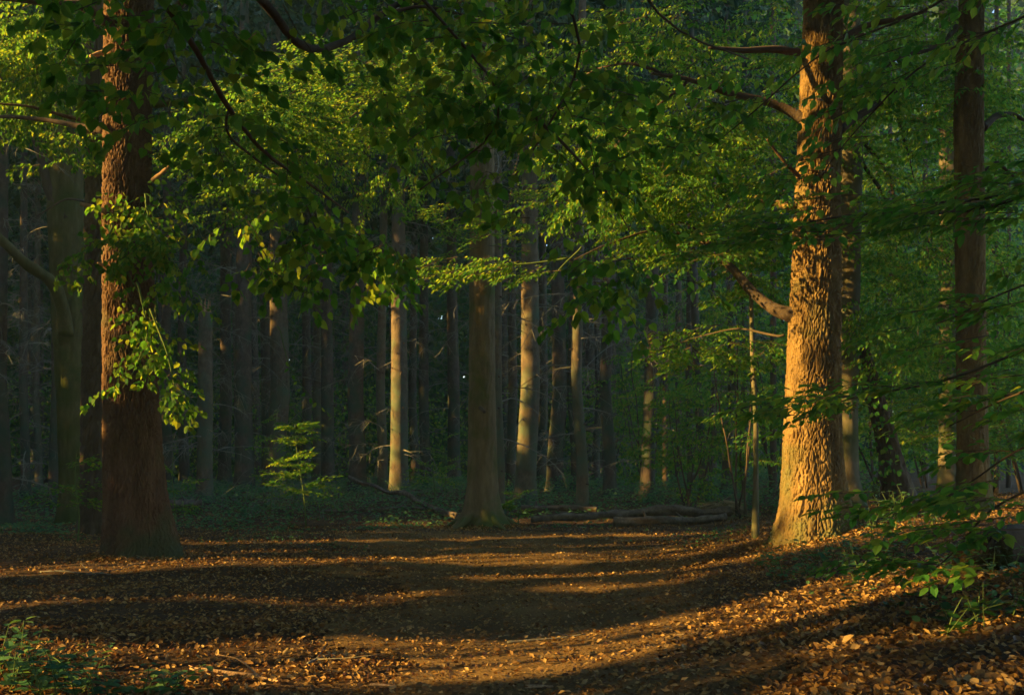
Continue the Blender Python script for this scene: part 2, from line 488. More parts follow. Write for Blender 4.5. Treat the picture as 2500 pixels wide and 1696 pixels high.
class Foliage:
    """collects sprays of leaves; built as one crown, with the nearest leaves as single parts"""
    def __init__(self): self.P, self.D, self.N, self.S, self.tw = [], [], [], [], MB()
    def sprays(self, B, style, length, leaf, az=None, pitch=(-0.25, 0.2), twig_r=0.005):
        B = np.asarray(B, float); n = len(B)
        if n == 0: return
        az = rng.uniform(0, 2 * np.pi, n) if az is None else np.broadcast_to(az, (n,)) + rng.normal(0, 0.5, n)
        R = rotmats(az, rng.uniform(*pitch, n), rng.normal(0, 0.25, n))
        L = length * rng.uniform(0.7, 1.25, n)
        var = rng.integers(0, len(SPRAYS[style]), n)
        for k, s in enumerate(SPRAYS[style]):
            m = np.where(var == k)[0]
            if len(m) == 0: continue
            def tf(a): return B[m][:, None] + L[m][:, None, None] * np.einsum('nij,kj->nki', R[m], a)
            self.P.append(tf(s['P']).reshape(-1, 3))
            self.D.append(np.einsum('nij,kj->nki', R[m], s['D']).reshape(-1, 3))
            self.N.append(np.einsum('nij,kj->nki', R[m], s['N']).reshape(-1, 3))
            self.S.append((leaf * np.broadcast_to(s['S'], (len(m), len(s['S'])))).ravel())
            a0, a1 = tf(s['a0']).reshape(-1, 3), tf(s['a1']).reshape(-1, 3)
            v, t = twigs(a0, a1, twig_r * np.tile(s['ra'], len(m)), twig_r * np.tile(s['rb'], len(m)))
            self.tw.add(v, t)
    def leaves(self, P, D, N, S):
        self.P.append(P); self.D.append(D); self.N.append(N); self.S.append(np.broadcast_to(S, (len(P),)))
    def build(self, parent, mat, tm, parts=0, twig_mat='twig', name='crown'):
        P, D, N, S = (np.concatenate(a) for a in (self.P, self.D, self.N, self.S))
        keep = np.ones(len(P), bool)
        if parts:
            u = P[:, 0] / np.maximum(P[:, 1], 0.1) * FPX; w = (P[:, 2] - EYE) / np.maximum(P[:, 1], 0.1) * FPX
            vis = (P[:, 1] > 1) & (np.abs(u) < 1200) & (w < 1090) & (w > -520)
            facing = np.abs(np.sum(ortho(D, N)[2] * (P - [0, 0, EYE]), 1)) / np.linalg.norm(P - [0, 0, EYE], axis=1)
            score = np.where(vis, S * (0.3 + facing) / np.maximum(P[:, 1], 1), 0)
            for i in np.argsort(-score)[:parts]:
                leaf_object(parent, P[i], D[i], N[i], S[i], tm, mat); keep[i] = False
        off = np.array(parent.location)
        v, t, a = leaf_geo(P[keep] - off, D[keep], N[keep], S[keep], tm)
        tag(link(name, mesh_np(name, v, t, M[mat], a), parent), kind='stuff')
        if self.tw.n:
            for k in range(len(self.tw.v)): self.tw.v[k] = self.tw.v[k] - off
            tag(self.tw.build('twigs', M[twig_mat], parent), kind='stuff')

def zone_pts(vx, vy, rx, ry, d0, d1, n):
    a = rng.uniform(0, 2 * np.pi, n); r = np.sqrt(rng.random(n))
    d = rng.uniform(d0, d1, n)
    X = vx + rx * r * np.cos(a); Y = vy + ry * r * np.sin(a)
    return np.stack([(X * VS - 1250) / FPX * d, d, EYE + (HOR - Y * VS) / FPX * d], 1)

def limb(parent, pts, r0, r1, mat, name='branch', seg=7, n=22, wob=0.05, seed=0, collar=0.0):
    p = smooth_path(pts, n)
    p[1:] = wobble(p, wob, 1.3, seed + 5)[1:]
    rad = np.linspace(r0, r1, n) * (1 + 0.14 * noise(p * 3.1, seed)) * (1 + collar * np.exp(-np.linspace(0, 1, n) * 12))
    v, t = tube(p - np.array(parent.location), rad, seg)
    o = link(name, mesh_np(name, v, t, M[mat], None, True), parent)
    return o

def bough(parent, start, ends, mat, r0=0.05, seed=0, sag=0.3):
    for k, e in enumerate(ends):
        s = np.asarray(start, float); e = np.asarray(e, float)
        mid = (s + e) / 2 + rng.normal(0, 0.12, 3) * np.linalg.norm(e - s) + np.array([0, 0, sag])
        limb(parent, [s, mid, e], r0 * rng.uniform(0.7, 1.1), 0.006, mat, 'branch', 6, 18, 0.10, seed + k * 3)

# ------------------------------------------------------------------ trunks with furrowed bark
def plates(u, z, nu, cw, ch, seed):
    """bark plates: distance between the two nearest of long jittered cells; u in 0..1 round the trunk"""
    gu = u * nu; gzz = z / ch
    iu = np.floor(gu).astype(np.int64); iz = np.floor(gzz).astype(np.int64)
    f1 = np.full(gu.shape, 9.0); f2 = f1.copy(); idv = np.zeros(gu.shape)
    for a in (-1, 0, 1):
        for b in (-1, 0, 1):
            ci = iu + a; cj = iz + b; cm = np.mod(ci, nu)
            ox = 0.5 + 0.46 * _hash(cm, cj, cm * 0 + 1, seed); oy = 0.5 + 0.48 * _hash(cm, cj, cm * 0 + 2, seed)
            d = np.sqrt((ci + ox - gu) ** 2 + ((cj + oy - gzz) * 1.15) ** 2)
            r = _hash(cm, cj, cm * 0 + 3, seed)
            idv = np.where(d < f1, r, idv)
            f2 = np.where(d < f1, f1, np.minimum(f2, d)); f1 = np.minimum(f1, d)
    return f2 - f1, idv

def trunk(parent, prof, mat, seg, dz, bark='furrow', depth=0.025, flare=0.5, lobes=5, seed=1, zmin=-0.25, k=9.0, name='trunk', flare_h=0.35, lump=0.03, zfine=99.0):
    """prof: list of (z, x, y, radius) relative to the thing's base"""
    prof = np.array(prof, float)
    zs = np.arange(zmin, min(prof[-1, 0], zfine) + dz, dz)
    if prof[-1, 0] > zfine: zs = np.concatenate([zs, np.arange(zs[-1] + 0.5, prof[-1, 0] + 0.5, 0.5)])
    zc = np.clip(zs, prof[0, 0], None)
    cx, cyy, rr = (np.interp(zc, prof[:, 0], prof[:, i]) for i in (1, 2, 3))
    for a in (cx, cyy, rr):                      # soften the kinks of the profile
        w = max(3, int(0.5 / dz) | 1) if len(zs) > 60 else 3
        pad = np.concatenate([np.full(w // 2, a[0]), a, np.full(w // 2, a[-1])])
        a[:] = np.convolve(pad, np.ones(w) / w, 'valid')
    if bark == 'furrow' and seg > 200:
        nf = int(seg * 0.88)
        th = np.concatenate([np.linspace(-np.pi / 2 - 1.95, -np.pi / 2 + 1.95, nf, endpoint=False), np.linspace(-np.pi / 2 + 1.95, 1.5 * np.pi - 1.95, seg - nf, endpoint=False)]) + 2 * np.pi
    else: th = np.linspace(0, 2 * np.pi, seg, endpoint=False)
    Z, T = np.meshgrid(zs, th, indexing='ij')
    C, S_ = np.cos(T), np.sin(T)
    R = rr[:, None] * np.ones_like(T)
    fl = flare * np.exp(-np.clip(Z, -0.1, None) / flare_h)
    ph = rng.uniform(0, 6.28, 3)
    lob = 0.75 + 0.45 * np.cos(lobes * T + ph[0] + 0.6 * Z) + 0.3 * np.cos((lobes - 2) * T + ph[1])
    R = R * (1 + fl * np.clip(lob, 0.15, 1.6))
    r0 = rr.mean()
    P = np.stack([C * r0 * k, S_ * r0 * k, Z * k], -1)
    R = R + lump * rr[:, None] * fbm(P / k * 2.2 + seed, 3, seed)
    if bark == 'furrow':
        cw = 1.0 / k
        nu = max(8, int(round(2 * math.pi * r0 / cw)))
        w1 = noise(P * np.array([.35, .35, .30]) + 9, seed + 20); w2 = noise(P * np.array([.9, .9, .7]) + 40, seed + 21)
        w3 = noise(P * 0.25 + 80, seed + 22)
        U = T / (2 * np.pi) + (0.45 * w1 + 0.22 * w2) * cw / (2 * math.pi * r0); ZZ = Z + (0.10 * w3 + 0.035 * w2)
        e1, id1 = plates(U, ZZ, nu, cw, 0.30, seed)
        e2, id2 = plates(U, ZZ + 7.3, int(nu * 1.7), cw * 0.5, 0.10, seed + 5)
        wid = np.clip(0.24 + 0.22 * noise(P * 0.10 + 5, seed + 7), 0.12, 0.5)
        h = sstep(0.0, 1.0, e1 / wid)
        h = np.minimum(h, 0.40 + 0.60 * sstep(0.0, 0.28, e2))
        R = R + depth * (h - 0.8) + depth * 0.10 * id1 + depth * 0.08 * id2 + depth * 0.24 * fbm(P * np.array([2.0, 2.0, 1.0]), 4, seed + 6)
    elif bark == 'fine':
        q = P * np.array([1.7, 1.7, 0.35])
        n1 = np.abs(noise(q + noise(P * 0.6, seed)[..., None] * 0.4, seed + 1))
        R = R + depth * (sstep(0, 0.3, n1) - 0.6)
    else:
        R = R + depth * fbm(P * np.array([1.2, 1.2, 0.8]), 3, seed + 6)
    v = np.stack([cx[:, None] + R * C, cyy[:, None] + R * S_, Z], -1).reshape(-1, 3)
    n = len(zs)
    i = np.arange(n - 1)[:, None] * seg; j = np.arange(seg)[None, :]; kk = (j + 1) % seg
    a, b, c, e = (i + j).ravel(), (i + kk).ravel(), (i + seg + kk).ravel(), (i + seg + j).ravel()
    t = np.concatenate([np.stack([a, b, c], 1), np.stack([a, c, e], 1)])
    top = (n - 1) * seg
    v = np.concatenate([v, [[cx[-1], cyy[-1], zs[-1] + 0.3 * rr[-1]]]])
    jj = np.arange(seg)
    t = np.concatenate([t, np.stack([top + jj, top + (jj + 1) % seg, np.full(seg, len(v) - 1)], 1)])
    return link(name, mesh_np(name, v, t, M[mat], None, True), parent)

def px_profile(base, rows, d):
    """rows: (view y, left x, right x) read off the photograph at distance d -> trunk profile about base"""
    out = []
    for vy, xl, xr in rows:
        pl, pr = at(xl, vy, d), at(xr, vy, d)
        out.append((pl[2] - base[2], (pl[0] + pr[0]) / 2 - base[0], 0.0, (pr[0] - pl[0]) / 2))
    return sorted(out)

# ------------------------------------------------------------------ ground
def axis(lo, hi, fine, far_lo, far_hi):
    a = list(np.arange(lo, hi + 1e-6, fine))
    s = fine; x = hi
    while x < far_hi:
        s *= 1.18; x += s; a.append(x)
    s = fine; x = lo
    while x > far_lo:
        s *= 1.18; x -= s; a.insert(0, x)
    return np.array(a)

gx = axis(-10, 10.5, 0.1, -170, 170)
gy = axis(3.0, 27, 0.1, -70, 190)
X, Y = np.meshgrid(gx, gy, indexing='ij')
Zg = gz(X, Y)
near = (sstep(-14, -9, X) * sstep(14, 9, X) * sstep(40, 27, Y))
Zg = Zg + near * 0.012 * fbm(np.stack([X * 5, Y * 5, X * 0], -1), 3, 60)
def grid_tris(nx, ny):
    i = np.arange(nx - 1)[:, None] * ny; j = np.arange(ny - 1)[None, :]
    a, b, c, e = (i + j).ravel(), (i + ny + j).ravel(), (i + ny + j + 1).ravel(), (i + j + 1).ravel()
    return np.concatenate([np.stack([a, b, c], 1), np.stack([a, c, e], 1)])
floor = link('forest_floor', mesh_np('forest_floor', np.stack([X, Y, Zg], -1).reshape(-1, 3), grid_tris(len(gx), len(gy)), M['soil'], None, True))
tag(floor, 'dark leafy woodland soil sloping up to a bank on one side', 'ground', kind='structure')

def path_mask(x, y):
    """0 outside, 1 on the trodden strip"""
    c = 0.05 + 0.25 * np.sin(y * 0.22)
    hw = 1.05 + 0.13 * (y - 7)
    hw = np.clip(hw, 0.9, 2.6)
    n = 0.45 * noise(np.stack([x * 0.8, y * 0.8, x * 0], -1), 81) + 0.18 * noise(np.stack([x * 3, y * 3, x * 0], -1), 82)
    return sstep(1.15, 0.75, np.abs(x - c) / hw + n) * sstep(22.5, 20.5, y + n)

px = np.arange(-4.2, 4.6, 0.07); py = np.arange(2.0, 23.5, 0.07)
PX_, PY_ = np.meshgrid(px, py, indexing='ij')
pm = path_mask(PX_, PY_)
PZ_ = gz(PX_, PY_) + 0.006 + 0.012 * sstep(0.2, 0.6, pm) + 0.016 * fbm(np.stack([PX_ * 4, PY_ * 4, PX_ * 0], -1), 4, 90)
tr = grid_tris(len(px), len(py))
okv = pm.ravel() > 0.25
tr = tr[okv[tr].all(1)]
used = np.unique(tr); rm = np.full(okv.size, -1); rm[used] = np.arange(len(used))
pv = np.stack([PX_, PY_, PZ_], -1).reshape(-1, 3)[used]
path_o = link('footpath', mesh_np('footpath', pv, rm[tr], M['path'], None, True))
tag(path_o, 'trodden brown earth path running away between the trees', 'path', kind='structure')

# leaf litter -------------------------------------------------------
def scatter(n, x0, x1, y0, y1, power=1.0):
    y = y0 + (y1 - y0) * rng.random(n) ** power
    half = y * 0.50 + 1.4
    x = rng.uniform(-1, 1, n) * half
    ok = (x > x0) & (x < x1)
    return x[ok], y[ok]

def litter_frames(x, y, tilt=0.75, lift=0.012):
    n = len(x)
    z = gz(x, y) + lift + rng.random(n) * 0.02
    az = rng.uniform(0, 2 * np.pi, n)
    D = np.stack([np.cos(az), np.sin(az), rng.normal(0, tilt * 0.6, n)], 1)
    N = np.stack([rng.normal(0, tilt, n), rng.normal(0, tilt, n), np.ones(n)], 1)
    return np.stack([x, y, z], 1), D, N

lm = MB()
x, y = scatter(145000, -30, 14, 3.4, 27, 1.15)
dens = 1 - 0.72 * path_mask(x, y)
dens *= 0.55 + 0.45 * sstep(-0.35, 0.25, noise(np.stack([x * 0.9, y * 0.9, x * 0], -1), 71))
dens *= 1 - 0.55 * sstep(21, 25, y)
k = rng.random(len(x)) < dens
x, y = x[k], y[k]
P, D, N = litter_frames(x, y)
S = rng.uniform(0.022, 0.058, len(x)) * (1 - 0.45 * path_mask(x, y))
nearm = y < 9.3
for m, tm in ((nearm, 'dead'), (~nearm, 'kite')):
    lm.add(*leaf_geo(P[m], D[m], N[m], S[m], tm))
# chips and needles on the path
x, y = scatter(62000, -5, 6, 4.0, 22, 1.1)
k = rng.random(len(x)) < (0.15 + 0.85 * path_mask(x, y))
x, y = x[k], y[k]
P, D, N = litter_frames(x, y, 0.6, 0.026)
lm.add(*leaf_geo(P, D, N, rng.uniform(0.02, 0.06, len(x)), 'kite'))
for (bx, by, br) in ((-5.55, 16.0, 0.52), (4.1, 15.0, 0.48), (-0.63, 23.6, 0.55), (7.2, 15.6, 0.32)):
    n = 1100
    a = rng.uniform(0, 2 * np.pi, n); rr = br + np.abs(rng.normal(0, 0.22, n))
    x, y = bx + np.cos(a) * rr, by + np.sin(a) * rr
    P, D, N = litter_frames(x, y, 0.8, 0.02)
    P[:, 2] += 0.07 * np.exp(-(rr - br) / 0.12) * rng.random(n)
    lm.add(*leaf_geo(P, D, N, rng.uniform(0.03, 0.065, n), 'dead'))
litter = tag(lm.build('leaf_litter', M['litter']), 'brown fallen leaves covering the woodland floor', 'leaf litter', kind='stuff')

# the largest fallen leaves, singly, as pieces of the ground
x, y = scatter(900, -6, 6, 5.2, 10, 1.0)
k = rng.random(len(x)) < (1 - 0.6 * path_mask(x, y))
x, y = x[k][:290], y[k][:290]
P, D, N = litter_frames(x, y, 0.4, 0.03)
for i in range(len(x)):
    leaf_object(floor, P[i], D[i], N[i], rng.uniform(0.055, 0.09), 'dead', 'litter', 'fallen_leaf')

# fallen sticks -----------------------------------------------------
def stick(vx0, vy0, vx1, d0, d1, r, label, mat='dead_twig', bend=0.15, forks=2, name='fallen_stick'):
    a, b = on_ground(vx0, d0), on_ground(vx1, d1)
    mid = (a + b) / 2 + np.array([rng.normal(0, bend), rng.normal(0, bend), 0])
    mid[2] = gz1(mid[0], mid[1])
    root = thing(name, a, label, 'stick')
    p = smooth_path([a, mid, b], 16); p[:, 2] = gz(p[:, 0], p[:, 1]) + r * 0.9 + 0.02
    p = wobble(p, r * 0.9, 3, int(vx0) % 97)
    v, t = tube(p - a, np.linspace(r, r * 0.45, 16), 6)
    link('stem', mesh_np('stem', v, t, M[mat], None, True), root)
    for f in range(forks):
        i = int(rng.integers(5, 13)); e = p[i] + np.array([rng.normal(0, 0.25), rng.normal(0, 0.2), rng.uniform(0.03, 0.16)])
        v, t = tube(smooth_path([p[i], (p[i] + e) / 2 + rng.normal(0, 0.02, 3), e], 6) - a, np.linspace(r * 0.5, r * 0.15, 6), 5)
        link('side_twig', mesh_np('side_twig', v, t, M[mat], None, True), root)
    return root
stick(430, 1500, 640, 7.3, 7.0, 0.016, 'bent pale stick lying on the dark litter near the bottom edge', 'wood')
stick(830, 1520, 900, 6.95, 6.9, 0.013, 'short orange chip of wood lying on the sunlit path', 'wood', 0.02, 0, 'wood_chip')
stick(1195, 1545, 1255, 6.75, 6.7, 0.016, 'short orange wood chip at the shady end of the path', 'wood', 0.02, 0, 'wood_chip')
stick(1150, 1420, 1330, 8.8, 8.9, 0.012, 'thin dark straight stick lying across the path', 'dead_twig', 0.05, 1)
stick(290, 1295, 360, 14.3, 14.9, 0.012, 'pale twig lying at the foot of the red-brown trunk', 'wood', 0.1, 2)
stick(90, 1300, 250, 13.8, 13.5, 0.012, 'thin dark twig lying on litter beside the sunlit strip', 'dead_twig', 0.15, 2)
stick(1990, 1365, 2060, 9.6, 9.3, 0.011, 'slender bent twig lying on the leafy bank', 'dead_twig', 0.1, 1)
stick(700, 1480, 760, 7.6, 7.9, 0.010, 'small forked twig lying on shaded litter left of the path', 'dead_twig', 0.1, 2)
for i in range(14):
    d = rng.uniform(6.5, 15); vx = rng.choice([rng.uniform(20, 850), rng.uniform(1450, 2280)])
    stick(vx, 0, vx + rng.uniform(-90, 90) * 8 / d, d, d + rng.uniform(-0.3, 0.3), rng.uniform(0.004, 0.009), 'thin broken twig scattered on the leaf litter', 'log', 0.08, 1)['group'] = 'twigs scattered on the litter'

# ------------------------------------------------------------------ the big trees
# left: red-brown furrowed trunk
LB = np.array([*on_ground(318, 16.0)]); LB[0] = at(302, 1047, 16)[0]
left_tree = thing('forest_tree', LB, 'massive red-brown furrowed trunk with drooping leafy shoots, left of the path', 'tree')
prof = px_profile(LB, [(-900, 262, 336), (0, 240, 346), (300, 237, 341), (480, 236, 341), (590, 236, 345), (900, 236, 358), (1050, 238, 366), (1150, 239, 382), (1230, 238, 402), (1290, 234, 416)], 16)
trunk(left_tree, prof, 'red_bark', 320, 0.030, 'furrow', 0.040, 0.12, 6, 3, k=15, flare_h=0.28, zfine=8.6)
def roots(parent, b, r, mat, seed, n=6, reach=0.55, rr=0.11):
    for k in range(n):
        a = k * 2 * math.pi / n + 0.4 + rng.normal(0, 0.2)
        dv = np.array([math.cos(a), math.sin(a), 0]); L = reach * rng.uniform(0.6, 1.25)
        s0 = b + dv * r * 0.55 + [0, 0, 0.34]; m1 = b + dv * (r + 0.06) + [0, 0, 0.06]; e = b + dv * (r + L)
        m1[2] = gz1(m1[0], m1[1]) + 0.05; e[2] = gz1(e[0], e[1]) - 0.06
        limb(parent, [s0, m1, (m1 + e) / 2 - [0, 0, 0.03], e], rr * rng.uniform(0.8, 1.2), 0.025, mat, 'root', 10, 16, 0.03, seed + k)
def stub(parent, p0, p1, r, mat='wood', name='branch_stub'):
    p = smooth_path([p0, (np.array(p0) + p1) / 2 + rng.normal(0, 0.015, 3), p1], 8)
    v, t = tube(p - np.array(parent.location), np.linspace(r, r * 0.55, 8) * (1 + 0.2 * noise(p * 18, 4)), 8)
    return link(name, mesh_np(name, v, t, M[mat], None, True), parent)
stub(left_tree, at(240, 480, 15.75), at(182, 462, 15.5), 0.045)
stub(left_tree, at(240, 118, 15.8), at(205, 128, 15.6), 0.04)
stub(left_tree, at(240, 605, 15.7), at(222, 597, 15.5), 0.03)
stub(left_tree, at(345, 410, 15.8), at(388, 372, 15.5), 0.035)
limb(left_tree, [at(235, 282, 15.7), at(150, 262, 15.3), at(60, 240, 15.0), at(-30, 236, 14.8)], 0.035, 0.010, 'red_bark', 'branch', seed=2)
limb(left_tree, [at(240, 300, 15.9), at(120, 275, 16.2), at(0, 268, 16.4), at(-40, 262, 16.5)], 0.05, 0.02, 'dark_bark', 'branch', seed=3)
limb(left_tree, [at(345, 235, 16.0), at(420, 222, 16.2), at(500, 228, 16.4), at(560, 236, 16.6)], 0.06, 0.02, 'olive_bark', 'branch', seed=4)
limb(left_tree, [at(340, 110, 16.0), at(385, 40, 16), at(440, -20, 16), at(520, -120, 16)], 0.09, 0.03, 'red_bark', 'branch', seed=5)
limb(left_tree, [at(250, 60, 15.8), at(180, 10, 15.5), at(60, 5, 15), at(-30, -5, 15)], 0.08, 0.03, 'dark_bark', 'branch', seed=6)
roots(left_tree, LB + [0.05, 0, 0], 0.42, 'red_bark', 300)
# drooping shoots on its right side
fo = Foliage()
shoots = [[(290, 445), (265, 560), (300, 640), (340, 700), (330, 790)], [(330, 440), (345, 540), (360, 640), (350, 730), (390, 840), (415, 930)],
          [(255, 505), (240, 540), (205, 560), (150, 590)], [(300, 500), (330, 530), (375, 560), (360, 640)],
          [(310, 640), (335, 760), (300, 850), (275, 880)], [(340, 700), (380, 800), (400, 880), (395, 945)], [(330, 500), (400, 600), (430, 660), (420, 700)]]
for k, s in enumerate(shoots):
    pts = [at(vx, vy, 15.1 - 0.12 * k) for vx, vy in s]
    limb(left_tree, pts, 0.016, 0.004, 'stem', 'shoot', 5, 20, 0.03, 30 + k)
    p = smooth_path(pts, 40)
    B = p[rng.integers(4, 40, 11)] + rng.normal(0, 0.05, (11, 3))
    fo.sprays(B, 'lime', 0.42, 0.085, pitch=(-1.0, 0.1), twig_r=0.003)
fo.sprays(zone_pts(330, 470, 95, 60, 14.6, 15.3, 18), 'lime', 0.5, 0.085, pitch=(-0.6, 0.2))
fo.sprays(zone_pts(330, 545, 80, 35, 14.5, 15.0, 18), 'lime', 0.42, 0.085, pitch=(-0.6, 0.2))
fo.build(left_tree, 'lime', 'heart', 260)

# right: broad sunlit oak
RB = np.array([at(1852, 1047, 15)[0], 15.0, 0]); RB[2] = gz1(RB[0], RB[1])
right_tree = thing('forest_tree', RB, 'broad oak trunk catching golden sun on the leafy bank', 'tree')
prof = px_profile(RB, [(-900, 1862, 1938), (0, 1826, 1912), (300, 1813, 1908), (450, 1806, 1905), (590, 1799, 1907), (900, 1784, 1905), (1050, 1778, 1912), (1110, 1774, 1922), (1180, 1766, 1938), (1230, 1758, 1945)], 15)
trunk(right_tree, prof, 'oak_bark', 330, 0.029, 'furrow', 0.036, 0.12, 9, 8, k=21, flare_h=0.20, zfine=8.0)
limb(right_tree, [at(1835, 720, 15), at(1800, 716, 15), at(1765, 708, 15), at(1735, 690, 15.1), at(1700, 655, 15.2), at(1668, 612, 15.4), at(1610, 560, 15.8), at(1540, 530, 16.2)], 0.10, 0.014, 'dark_bark', 'branch', 10, 30, 0.03, 11, 0.9)  # darker bark than the trunk, standing in for shade on this limb
limb(right_tree, [at(1850, 285, 15), at(1770, 240, 15), at(1720, 222, 14.9), at(1630, 205, 14.7), at(1540, 178, 14.5), at(1480, 165, 14.3)], 0.075, 0.02, 'dark_bark', 'branch', 8, 30, 0.03, 12, 0.8)
limb(right_tree, [at(1815, 405, 14.8), at(1785, 372, 14.6), at(1758, 340, 14.5), at(1740, 320, 14.3)], 0.035, 0.012, 'red_bark', 'branch', 7, 18, 0.02, 13)
limb(right_tree, [at(1800, 470, 14.9), at(1770, 460, 15.1), at(1735, 455, 15.5), at(1700, 440, 16)], 0.06, 0.02, 'oak_bark', 'branch', 7, 18, 0.02, 14)
limb(right_tree, [at(1810, 118, 15), at(1770, 108, 14.8), at(1690, 115, 14.5), at(1610, 108, 14.2)], 0.06, 0.02, 'dark_bark', 'branch', 7, 22, 0.03, 15)
limb(right_tree, [at(1905, 300, 15), at(1945, 265, 15.2), at(1995, 235, 15.5), at(2080, 190, 16)], 0.06, 0.02, 'dark_bark', 'branch', 7, 22, 0.03, 16)
limb(right_tree, [at(1905, 100, 15), at(1960, 60, 15), at(2010, 50, 15), at(2100, 30, 15)], 0.06, 0.02, 'red_bark', 'branch', 7, 22, 0.03, 17)
roots(right_tree, RB, 0.36, 'oak_bark', 320, 6, 0.5, 0.10)
fo = Foliage()
fo.sprays(zone_pts(1480, 300, 250, 300, 15.5, 21, 300), 'mid', 0.85, 0.075)
fo.sprays(zone_pts(1620, 430, 170, 170, 14.5, 18, 110), 'mid', 0.8, 0.075)
fo.sprays(zone_pts(1420, 350, 120, 130, 14, 17, 70), 'mid', 0.7, 0.08, pitch=(-0.7, 0.1))
fo.sprays(zone_pts(1620, 785, 150, 50, 15.5, 17.5, 34), 'small', 0.75, 0.075, pitch=(-0.35, 0.1))
fo.sprays(zone_pts(1720, 640, 80, 60, 16.5, 19, 24), 'mid', 0.7, 0.075)
fo.sprays(zone_pts(1110, 605, 190, 26, 14.5, 15.8, 26), 'small', 0.62, 0.072, az=math.pi, pitch=(-0.25, 0.1))
fo.sprays(zone_pts(2080, 150, 230, 170, 15, 20, 170), 'mid', 0.85, 0.08)
bough(right_tree, at(1610, 560, 15.8), [at(1290, 585, 15.2), at(1500, 520, 16), at(1420, 640, 16.5)], 'dark_bark', 0.03, 41)
limb(right_tree, [at(1500, 168, 14.35), at(1430, 150, 14.3), at(1350, 160, 14.6), at(1280, 200, 15)], 0.022, 0.006, 'dark_bark', 'branch', 6, 20, 0.05, 45)
limb(right_tree, [at(1560, 185, 14.5), at(1490, 230, 14.6), at(1420, 300, 15), at(1380, 350, 15.2)], 0.02, 0.006, 'dark_bark', 'branch', 6, 20, 0.05, 46)
limb(right_tree, [at(1290, 585, 15.2), at(1180, 600, 15.2), at(1060, 605, 15.2), at(935, 628, 15.1)], 0.016, 0.004, 'stem', 'branch', 6, 26, 0.03, 47)
limb(right_tree, [at(1320, 560, 15.2), at(1280, 600, 15.1), at(1240, 650, 15.0)], 0.012, 0.004, 'stem', 'branch', 6, 18, 0.03, 48)
limb(right_tree, [at(1780, 760, 15.6), at(1680, 740, 16), at(1560, 770, 16.3), at(1450, 815, 16.4)], 0.02, 0.005, 'twig', 'branch', 6, 24, 0.06, 49)
fo.build(right_tree, 'beech', 'leaf4', 60)

# middle: mossy oak with a flared foot
MBs = on_ground(1092, 23.6)
mid_tree = thing('forest_tree', MBs, 'thick brown oak with a mossy flared foot, beyond the path end', 'tree')
prof = px_profile(MBs, [(-700, 1075, 1120), (200, 1068, 1122), (600, 1066, 1122), (900, 1064, 1124), (1060, 1062, 1128), (1140, 1058, 1132), (1210, 1052, 1136)], 23.6)
trunk(mid_tree, prof, 'mossy_bark', 96, 0.045, 'fine', 0.014, 0.75, 5, 21, k=10, flare_h=0.30, zfine=9)
stub(mid_tree, at(1090, 925, 23.3), at(1100, 935, 23.1), 0.05, 'dark_bark')
for k in range(5):
    a = k * 1.25 + 0.3
    e = MBs + np.array([math.cos(a) * 0.95, math.sin(a) * 0.95, 0]); e[2] = gz1(e[0], e[1]) - 0.03
    s = MBs + np.array([math.cos(a) * 0.3, math.sin(a) * 0.3, 0.30])
    limb(mid_tree, [s, (s + e) / 2 - np.array([0, 0, 0.04]), e], 0.13, 0.04, 'mossy_bark', 'root', 8, 14, 0.02, 80 + k)
fo = Foliage()
fo.sprays(zone_pts(760, 220, 200, 110, 17, 22, 200), 'flat', 0.9, 0.075)
fo.sprays(zone_pts(1000, 160, 170, 120, 17, 22, 150), 'flat', 0.9, 0.075)
fo.sprays(zone_pts(900, 340, 110, 130, 19, 23, 50), 'mid', 0.7, 0.075, pitch=(-0.9, 0.0))
fo.sprays(zone_pts(1110, 500, 120, 70, 19, 22, 40), 'flat', 0.7, 0.07)
fo.sprays(zone_pts(560, 330, 160, 170, 16, 21, 170), 'mid', 0.8, 0.078)
for e in ((640, 230, 18), (800, 300, 20), (900, 190, 19), (980, 420, 21), (1150, 470, 20.5), (600, 420, 18)):
    bough(mid_tree, at(1090, 100, 23.4), [at(*e)], 'dark_bark', 0.045, int(e[0]))
fo.build(mid_tree, 'beech', 'leaf4', 40)

# far left: olive mossy oak with a rising limb, and the rugged trunk beside it
OB = on_ground(155, 24.5)
olive = thing('forest_tree', OB, 'olive mossy oak with a thick limb rising to the left edge', 'tree')
prof = px_profile(OB, [(-600, 165, 225), (0, 150, 210), (200, 138, 200), (320, 110, 185), (420, 108, 186), (700, 118, 192), (900, 130, 192), (1080, 136, 194), (1190, 134, 200)], 24.5)
trunk(olive, prof, 'olive_bark', 90, 0.05, 'fine', 0.016, 0.3, 5, 25, k=9, flare_h=0.3, zfine=9)
limb(olive, [at(150, 760, 24.2), at(140, 690, 24.0), at(120, 645, 23.8), at(70, 610, 23.5), at(25, 570, 23.2), at(-20, 530, 23)], 0.16, 0.09, 'olive_bark', 'branch', 10, 26, 0.05, 91)
limb(olive, [at(150, 500, 24.3), at(110, 430, 24.3), at(95, 340, 24.3), at(60, 200, 24.3), at(50, 60, 24)], 0.17, 0.07, 'dark_bark', 'branch', 9, 24, 0.06, 92)
limb(olive, [at(190, 330, 24.3), at(215, 250, 24), at(250, 190, 23.8)], 0.10, 0.05, 'dark_bark', 'branch', 8, 18, 0.05, 93)
limb(olive, [at(225, 480, 23.8), at(190, 455, 23.5), at(150, 450, 23.2), at(85, 490, 23)], 0.035, 0.012, 'dark_bark', 'branch', 6, 18, 0.05, 94)
stub(olive, at(185, 705, 24), at(208, 722, 23.8), 0.05, 'dark_bark')
fo = Foliage()
